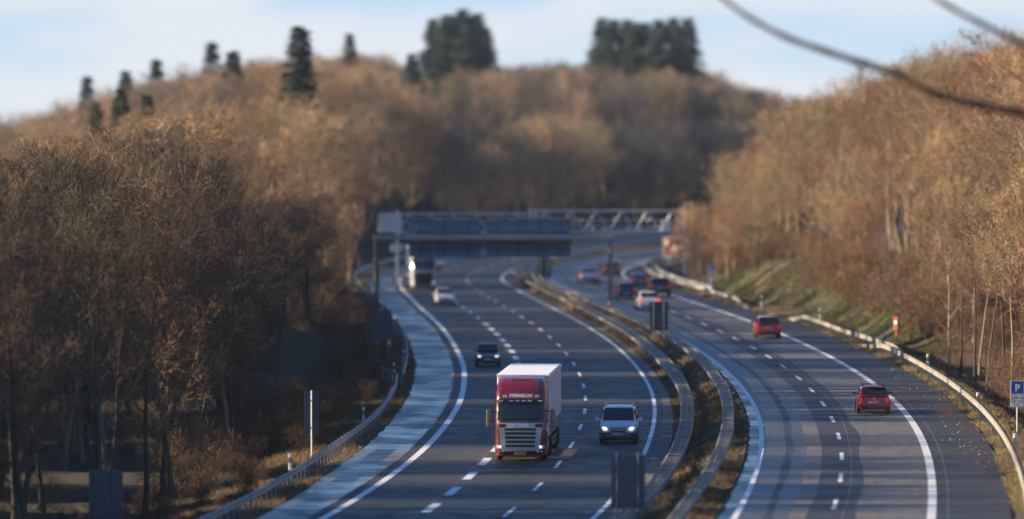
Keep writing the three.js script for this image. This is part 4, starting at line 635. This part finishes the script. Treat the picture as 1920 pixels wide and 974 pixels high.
  for (let i = 0; i < 11; i++) part('edge_rivet', new THREE.SphereGeometry(.035, 8, 6).translate(-1.1 + i * .22, 4.02, -1.99), M.grey, t);
  part('lower_rail', [box(2.56, .16, 13.4, 0, 1.2, -8.75)], M.grey, t);
  part('side_guard', [1, -1].flatMap((s) => [box(.04, .14, 6.2, s * 1.22, .75, -7.4), box(.04, .14, 6.2, s * 1.22, .5, -7.4)]), M.grey, t);
  part('fuel_tank', [1, -1].map((s) => box(.55, .55, 1.3, s * .95, .75, -1.9, .12)), M.galv, t);
  for (const s of [1, -1]) for (const [z, w] of [[.0, .32], [-3.4, .5], [-10.8, .36], [-12.1, .36], [-13.4, .36]]) wheel(t, s * 1.07, z - .3, .5, w, M.rim);
  return { t, skin, F };
}
const grilleSilver = carPaint(.46, .47, .49, .2);
{
  const curtainTex = lettering(13.4, 2.9, 1024, 256, (g, w, h) => { g.fillStyle = '#c9ccd2'; g.fillRect(0, 0, w, h); g.fillStyle = '#a9aeb8'; for (let x = 0; x < w; x += 43) g.fillRect(x, 0, 2, h); g.fillStyle = '#5d6b86'; g.fillRect(0, h * .86, w, h * .14); });
  const { t, F, skin } = lorry('deep red lorry with silver grille pulling a white curtain sided trailer', 975.5, 867, {
    name: 'red_lorry', paint: P.truckRed, grille: grilleSilver, slots: 5, bars: true, vents: true, deflector: true, plate: M.plateYellow, mirror: std([.22, .2, .14], .3, .3),
    glass: new THREE.MeshPhysicalMaterial({ color: L3(.02, .035, .04), roughness: .08 }), side: new THREE.MeshStandardMaterial({ map: curtainTex, roughness: .5 }), curtain: std([.62, .64, .7], .55), curtainLabel: 'pale curtain sided trailer', roof: std([.8, .8, .8], .5), roofLabel: 'white trailer roof' });
  // lettering on the cab: cut letters that follow its skin
  const { FontLoader } = await import('three/addons/loaders/FontLoader.js'), { TextGeometry } = await import('three/addons/geometries/TextGeometry.js');
  const font = await new FontLoader().loadAsync('fonts/droid/droid_sans_bold.typeface.json');
  const word = (name, s, size, y, width, off, mat, slant) => { const g = new TextGeometry(s, { font, size, depth: .012, curveSegments: 3 }); g.computeBoundingBox(); const b = g.boundingBox, k = width / (b.max.x - b.min.x), p = g.attributes.position; for (let i = 0; i < p.count; i++) { const x = (p.getX(i) - (b.max.x + b.min.x) / 2) * k + p.getY(i) * slant, yy = y + p.getY(i); p.setXYZ(i, x, yy, F(x, yy) + off + p.getZ(i)); } g.computeVertexNormals(); part(name, g, mat, t); };
  word('cab_lettering', 'STREAMLINE', .15, 3.1, 1.12, .012, M.white, .2);
  word('grille_lettering', 'SCANIA', .15, 1.66, .86, .03, M.chrome, 0);
  for (const s of [1, -1]) part('cab_chevron', skin(3.17, 3.2, s > 0 ? .66 : -.88, s > 0 ? .88 : -.66, .012, 3, 1, 0, .01).concat(skin(3.1, 3.13, s > 0 ? .66 : -.88, s > 0 ? .88 : -.66, .012, 3, 1, 0, .01)), M.white, t);
}
lorry('white lorry with big dark grille, under the gantry far along the oncoming lanes', 794, 544.5, { name: 'white_lorry', paint: P.lorryWhite, grille: P.lorryWhite, slots: 0, bigGrille: true, deflector: true, plate: M.plate, curtain: std([.1, .16, .26], .6), roof: std([.3, .36, .45], .6), visor: P.navy, visorTop: 3.3, glass: new THREE.MeshPhysicalMaterial({ color: L3(.02, .03, .045), roughness: .1 }) });

// ------------------------------------------------------------------ signs seen from behind
function signBack(label, px0, px1, pyTop, pyBot, Z, posts, splits = [], y0 = null) {
  const s = Z / FOC, X = ((px0 + px1) / 2 - 960) * s, w = (px1 - px0) * s, top = CAM_H - (pyTop - HORIZON) * s, bot = CAM_H - (pyBot - HORIZON) * s, g = y0 ?? groundY(X, Z), t = thing('sign', label, 'sign', [X, g, -Z]);
  const cuts = [bot, ...splits.map((p) => CAM_H - (p - HORIZON) * s), top];
  for (let i = 0; i < cuts.length - 1; i++) { const a = cuts[i] - g + (i ? .015 : 0), b = cuts[i + 1] - g; const pl = part('panel', box(w - .05, b - a - .05, .03, 0, (a + b) / 2, 0), M.signBack, t); part('frame', [box(w, .035, .06, 0, b - .02, .012), box(w, .035, .06, 0, a + .02, .012), box(.035, b - a, .058, -w / 2 + .02, (a + b) / 2, .012), box(.035, b - a, .058, w / 2 - .02, (a + b) / 2, .012)], M.signRim, pl); }
  for (const u of posts) { part('post', bar([u * w, -.4, .075], [u * w, top - g + .06, .075], .038, 8), posts.length > 1 ? M.signRim : M.galv, t); for (const q of [.2, .8]) part('clamp', box(.14, .05, .1, u * w, lerp(bot, top, q) - g, .065), M.signRim, t); }
  return t;
}
signBack('dark back of a road sign at the bottom edge, between lanes and ladder barrier', 1146, 1210, 853, 955, 243, [-.32, .3]);
signBack('dark sign back in the median in front of the white estate car', 1218.5, 1253, 566, 622, 434, [-.28, .28]);
signBack('dark sign back by the left orange telephone', 700, 733, 583, 638, 405, [-.28, .28]);
signBack('narrow dark sign of two panels on one pale pole behind the left guard rail', 569.5, 597, 735, 819.5, 300, [.02], [794]);
signBack('dark sign back low in the bottom left corner before the trunks', 165, 229, 883, 985, 248, [-.29, .22]);
signBack('small dark sign back under the gantry at the median, in the far bend', 1008, 1033, 482, 522, 604, [-.28, .28]);

const paper = (draw, w, h) => new THREE.MeshStandardMaterial({ map: lettering(1, 1, w, h, draw), roughness: .45 });
function parkingSign(label, px, pyTop, Z, w) {
  const X = (px - 960) * Z / FOC, g = groundY(X, Z), top = CAM_H - (pyTop - HORIZON) * Z / FOC - g, t = thing('parking_sign', label, 'sign', [X, g, -Z]);
  part('post', bar([0, -.3, -.06], [0, top - .05, -.06], .032, 8), M.galv, t);
  const blue = paper((c, a, b) => { c.fillStyle = '#0d4fa0'; c.fillRect(0, 0, a, b); c.strokeStyle = '#e8eef2'; c.lineWidth = 6; c.strokeRect(7, 7, a - 14, b - 14); c.fillStyle = '#f2f5f7'; c.font = 'bold 190px sans-serif'; c.textAlign = 'center'; c.textBaseline = 'middle'; c.fillText('P', a / 2, b / 2 + 8); }, 256, 256);
  const d1 = paper((c, a, b) => { c.fillStyle = '#e4e8ea'; c.fillRect(0, 0, a, b); c.strokeStyle = '#15181c'; c.lineWidth = 6; c.strokeRect(5, 5, a - 10, b - 10); c.fillStyle = '#15181c'; c.font = 'bold 84px sans-serif'; c.textAlign = 'center'; c.textBaseline = 'middle'; c.fillText('500 m', a / 2, b / 2 + 4); }, 256, 124);
  const d2 = paper((c, a, b) => { c.fillStyle = '#e4e8ea'; c.fillRect(0, 0, a, b); c.strokeStyle = '#15181c'; c.lineWidth = 6; c.strokeRect(5, 5, a - 10, b - 10); c.fillStyle = '#15181c'; c.font = 'bold 40px sans-serif'; c.textAlign = 'center'; c.textBaseline = 'middle'; c.fillText('nächster P', a / 2, b * .3); c.fillText('11 km', a / 2, b * .72); }, 256, 110);
  const pl = (name, h, y, face, lab) => { const m = part(name, box(w, h, .025, 0, y, -.01, .006), M.white, t); const f = new THREE.PlaneGeometry(w - .01, h - .01); f.translate(0, y, .0045); part('sign_face', f, face, m, lab); };
  pl('blue_panel', w, top - w / 2, blue); pl('distance_panel', w * .48, top - w - w * .25 - .01, d1); pl('distance_panel', w * .44, top - w * 1.49 - w * .23 - .02, d2);
}
parkingSign('blue parking sign with P and 500 m at the right edge behind the sunlit rail', 1909, 714.5, 290, .64);
parkingSign('small far blue parking sign before the dark right wood', 1333, 494, 549, .62);
{ // brown tourist sign
  const Z = 655, X = (1267 - 960) * Z / FOC, g = groundY(X, Z), s = Z / FOC, t = thing('tourist_sign', 'brown and white tourist sign left of the right gantry post', 'sign', [X, g, -Z], -.3), top = CAM_H - (445 - HORIZON) * s - g, bot = CAM_H - (481 - HORIZON) * s - g, w = 50 * s;
  const face = paper((c, a, b) => { c.fillStyle = '#6a3a34'; c.fillRect(0, 0, a, b); c.strokeStyle = '#d8cfca'; c.lineWidth = 5; c.strokeRect(5, 5, a - 10, b - 10); c.fillStyle = '#d8cfca'; c.fillRect(24, 26, 26, 60); c.beginPath(); c.moveTo(70, 150); c.lineTo(120, 80); c.lineTo(150, 120); c.lineTo(190, 50); c.lineTo(238, 150); c.fill(); c.fillStyle = '#8d4b40'; c.fillRect(80, 128, 130, 16); }, 256, 200);
  const m = part('panel', box(w, top - bot, .05, 0, (top + bot) / 2, -.03), M.galv, t); part('sign_face', new THREE.PlaneGeometry(w - .04, top - bot - .04).translate(0, (top + bot) / 2, .0), face, m);
  for (const u of [-.25, .25]) part('post', bar([u * w, -.4, -.1], [u * w, top - .1, -.1], .06, 8), M.galv, t);
}

// ------------------------------------------------------------------ gantries
{ // the near gantry: two big panels seen from behind on one beam
  const Z = 505, s = Z / FOC, X = (p) => (p - 960) * s, Y = (p) => CAM_H - (p - HORIZON) * s, t = thing('sign_gantry', 'near gantry carrying two big dark blue sign backs over the oncoming lanes', 'gantry', [0, 0, -Z]);
  const xl = X(705), xr = X(1145), yb = Y(446), gl = groundY(xl, Z), gr = groundY(xr, Z), dark = std([.05, .06, .075], .5, .3), pale = std([.2, .22, .25], .5, .3), blue = std([.085, .18, .28], .5, .0);
  part('column', [bar([xl, gl - .4, 0], [xl, yb, 0], .2, 12), box(.8, .2, .8, xl, gl + .05, 0)], dark, t);
  part('column', [bar([xr, gr - .4, 0], [xr, yb - .26, 0], .17, 12), box(1.1, .24, .8, xr, gr + .1, 0, .03)], pale, t);
  part('beam', box(xr - xl + .5, .4, .45, (xl + xr) / 2, yb, 0, .04), pale, t);
  part('walkway', [box(X(1075) - X(760), .12, 1.0, (X(1075) + X(760)) / 2, yb - .4, .3), box(X(1075) - X(760), .16, .05, (X(1075) + X(760)) / 2, yb - .36, .81)], std([.03, .035, .045], .6), t);
  for (const [a, b] of [[766, 900.5], [912, 1070]]) {
    const w = X(b) - X(a), c = (X(a) + X(b)) / 2, y1 = Y(408), y0 = Y(482), n = b - a > 140 ? 4 : 3;
    const p = new THREE.Group(); p.name = 'sign_panel'; t.add(p);
    for (let i = 0; i < n; i++) part('panel_board', box(w / n - .02, y1 - y0, .1, c - w / 2 + (i + .5) * w / n, (y0 + y1) / 2, -.42), blue, p);
    for (let i = 0; i < n; i++) part('support_rib', box(.07, y1 - y0 + .1, .12, c - w / 2 + (i + .5) * w / n, (y0 + y1) / 2, -.3), dark, p);
    for (const q of [.18, .62, .9]) part('cross_rail', box(w, .08, .07, c, lerp(y0, y1, q), -.335), dark, p);
  }
  shadow(t);
}
{ // the far gantry: a pale lattice beam across both carriageways
  const Z = 612, s = Z / FOC, X = (p) => (p - 960) * s, Y = (p) => CAM_H - (p - HORIZON) * s, t = thing('sign_gantry', 'far pale lattice gantry spanning both carriageways behind the blue sign backs', 'gantry', [0, 0, -Z]), m = std([.62, .64, .65], .5, .1), xl = X(745), xm = X(1000), xr = X(1285), D = .55;
  const truss = (x0, x1, yt, yb, n, mid) => {
    for (const z of [-D, D]) { part('chord', box(x1 - x0, .13, .13, (x0 + x1) / 2, yt, z), m, t); part('chord', box(x1 - x0, .16, .16, (x0 + x1) / 2, yb, z), m, t); if (mid) part('handrail', box(x1 - x0, .07, .07, (x0 + x1) / 2, lerp(yb, yt, .52), z), m, t); if (mid) part('handrail', box(x1 - x0, .06, .06, (x0 + x1) / 2, lerp(yb, yt, .24), z), m, t);
      for (let i = 0; i < n; i++) { const a = lerp(x0, x1, i / n), b = lerp(x0, x1, (i + 1) / n), c = (a + b) / 2; part('diagonal', bar([a, yb, z], [c, yt, z], .055, 6), m, t); part('diagonal', bar([c, yt, z], [b, yb, z], .045, 6), m, t); } }
    part('walkway', box(x1 - x0, .05, 2 * D - .16, (x0 + x1) / 2, yb + .03, 0), M.grey, t);
  };
  truss(xm, xr, Y(395.5), Y(434), 6, true); truss(xl, xm, Y(401), Y(436), 6, true);
  for (const [x, a] of [[xl, 0], [xr, 1]]) { const g = groundY(x, Z); for (const z of [-D, D]) part('column', box(.26, Y(394) - g + .5, .26, x, (Y(394) + g - .5) / 2, z, .03), m, t); for (let k = 0; k < 8; k++) part('column_brace', bar([x, g + .4 + k * .85, -D], [x, g + .4 + (k + 1) * .85, D], .05), m, t); }
  for (const x of [X(995.5), X(1003.5)]) { const g = groundY(x, Z); part('column', box(.22, Y(392) - g + .5, .22, x, (Y(392) + g - .5) / 2, 0, .03), m, t); }
  const bx = std([.55, .6, .64], .5); part('sign_box', [box(2.4, 1.9, .4, X(731), Y(418), .4, .04)], bx, t, 'pale boxed sign at the left end'); part('sign_box', [box(1.3, .7, .3, X(745), Y(465), .5, .04)], bx, t); part('cabinet', box(.85, 1.1, .5, X(1249), Y(424), .7, .04), bx, t);
  for (const [p, q] of [[1112, 430], [1132, 430], [1178, 430], [1198, 430], [1090, 413], [1155, 413], [1217, 413]]) part('camera_unit', [box(.36, .36, .5, X(p), Y(q), .6, .05)], bx, t);
}

// ------------------------------------------------------------------ telephones, marker posts
function phone(label, px, pyBase, y, turn) {
  const [X, Z] = onGround(px, pyBase, y), g = groundY(X, Z), t = thing('emergency_telephone', label, 'telephone', [X, g, -Z], turn);
  part('stand', box(.14, 1.1 + (y - g), .12, 0, .55 - (y - g) / 2 + (y - g), 0, .02), M.orange, t); const h = y - g + 1.0;
  part('housing', box(.36, 1.0, .3, 0, h + .5, 0, .04), M.orange, t); part('canopy', box(.44, .07, .4, 0, h + 1.04, .02, .02), M.black, t); part('flap', box(.24, .42, .03, 0, h + .52, .16, .01), M.grey, t); part('sign_plate', box(.22, .22, .015, 0, h + .55, .183), M.white, t);
}
phone('orange emergency telephone at the start of the left guard rail', 727.5, 686, YL, .3);
phone('orange emergency telephone where two sunlit rails meet on the right', 1682, 648, YR, -.4);
function marker(label, px, pyBase, y, group) {
  const [X, Z] = onGround(px, pyBase, y), g = groundY(X, Z), t = thing('marker_post', label, 'marker post', [X, g, -Z]), h = y - g;
  const prof = (a, b, m, n) => part(n, box(.15, b - a, .11, 0, (a + b) / 2, 0, .03), m, t);
  prof(-.2, h + .62, M.white, 'post'); prof(h + .605, h + .86, M.black, 'black_band'); prof(h + .85, h + 1.06, M.white, 'post_top'); part('reflector', box(.06, .16, .02, 0, h + .73, .056), M.galv, t);
}
marker('white marker post before the trunks, lowest of those by the left guard rail', 543.5, 894, YL); marker('white marker post behind the left guard rail, above the two-panel sign', 681, 801, YL); marker('white marker post at the bend of the left guard rail below the orange telephone', 738, 712, YL);
marker('white marker post on the guard rail beyond the left orange telephone', 757, 686, YL); marker('marker post right of the top of the left dark sign back', 740, 618, YL); marker('farthest white marker post at the wet left shoulder', 715, 588, YL);
marker('white marker post beside the right orange telephone', 1659.5, 656, YR); marker('white marker post behind the sunlit rail midway to the parking sign', 1741, 697, YR); marker('white marker post at the bend of the sunlit rail before the parking sign', 1835, 775, YR); marker('white marker post right below the blue parking sign', 1905, 858, YR);
marker('white marker post alone in the gap between two rails at the grassy bank', 1429, 579, YR); marker('marker post at the start of the rail by the red people carrier', 1539, 605, YR); marker('far marker post below the small blue parking sign', 1337, 546, YR); marker('farthest marker post left of the brown tourist sign', 1222, 509, YR);

// ------------------------------------------------------------------ the tree that reaches in from the right, close to the camera
{
  const t = thing('overhanging_tree', 'tree right of the frame whose blurred brown boughs cross the top right sky', 'tree', [17.6, groundY(17.6, 160), -160]), ox = 17.6, oy = groundY(17.6, 160), q = (px, py, Z) => new THREE.Vector3((px - 960) * Z / FOC - ox, CAM_H - (py - HORIZON) * Z / FOC - oy, -(Z - 160));
  const limb = (pts, r0, r1, n = 40) => { const c = new THREE.CatmullRomCurve3(pts), g = new THREE.TubeGeometry(c, n, 1, 7), p = g.attributes.position; for (let i = 0; i <= n; i++) { const C = c.getPointAt(i / n), r = lerp(r0, r1, i / n) * (1 + .12 * Math.sin(i * 1.7)); for (let k = 0; k <= 7; k++) { const j = i * 8 + k; p.setXYZ(j, C.x + (p.getX(j) - C.x) * r, C.y + (p.getY(j) - C.y) * r, C.z + (p.getZ(j) - C.z) * r); } } g.computeVertexNormals(); return g; };
  const bm = std([.16, .095, .06], .95, 0, { map: barkTex });
  part('trunk', limb([new THREE.Vector3(0, -.5, 0), new THREE.Vector3(.2, 6, .1), new THREE.Vector3(-.1, 13, 0), new THREE.Vector3(.2, 19, .2), new THREE.Vector3(.3, 25, .1)], .42, .06), bm, t);
  part('limb', limb([new THREE.Vector3(.02, 11.5, 0), q(2090, 262, 160), q(1920, 213, 160), q(1820, 193, 160), q(1735, 170, 160), q(1690, 143, 160), q(1640, 126, 160), q(1560, 100, 160), q(1470, 68, 160), q(1400, 30, 160), q(1345, -12, 160), q(1300, -60, 160)], .19, .05, 60), bm, t);
  part('limb', limb([new THREE.Vector3(0, 14.2, 0), q(2060, 160, 158), q(1920, 86, 158), q(1870, 60, 158), q(1800, 24, 158), q(1750, -6, 158), q(1690, -50, 158)], .15, .05), bm, t);
  part('limb', limb([new THREE.Vector3(.1, 7, 0), q(2010, 640, 134), q(1925, 830, 126), q(1850, 880, 122), q(1815, 800, 122), q(1760, 745, 122), q(1690, 748, 122), q(1640, 770, 122)], .13, .035, 50), bm, t);
  part('dead_leaf', (() => { const g = new THREE.SphereGeometry(1, 10, 8); g.scale(.07, .15, .02); const c = q(1776, 772, 122); g.translate(c.x, c.y, c.z); return g; })(), std([.34, .13, .04], .9), t);
  for (const s of [1, 2, 3]) part('limb', limb([new THREE.Vector3(0, 15 + s * 2, 0), new THREE.Vector3(2 + s, 18 + s * 2, s - 2), new THREE.Vector3(3 + s * .6, 21 + s * 1.5, s - 1)], .12, .03), bm, t);
}
renderer.render(scene, camera);
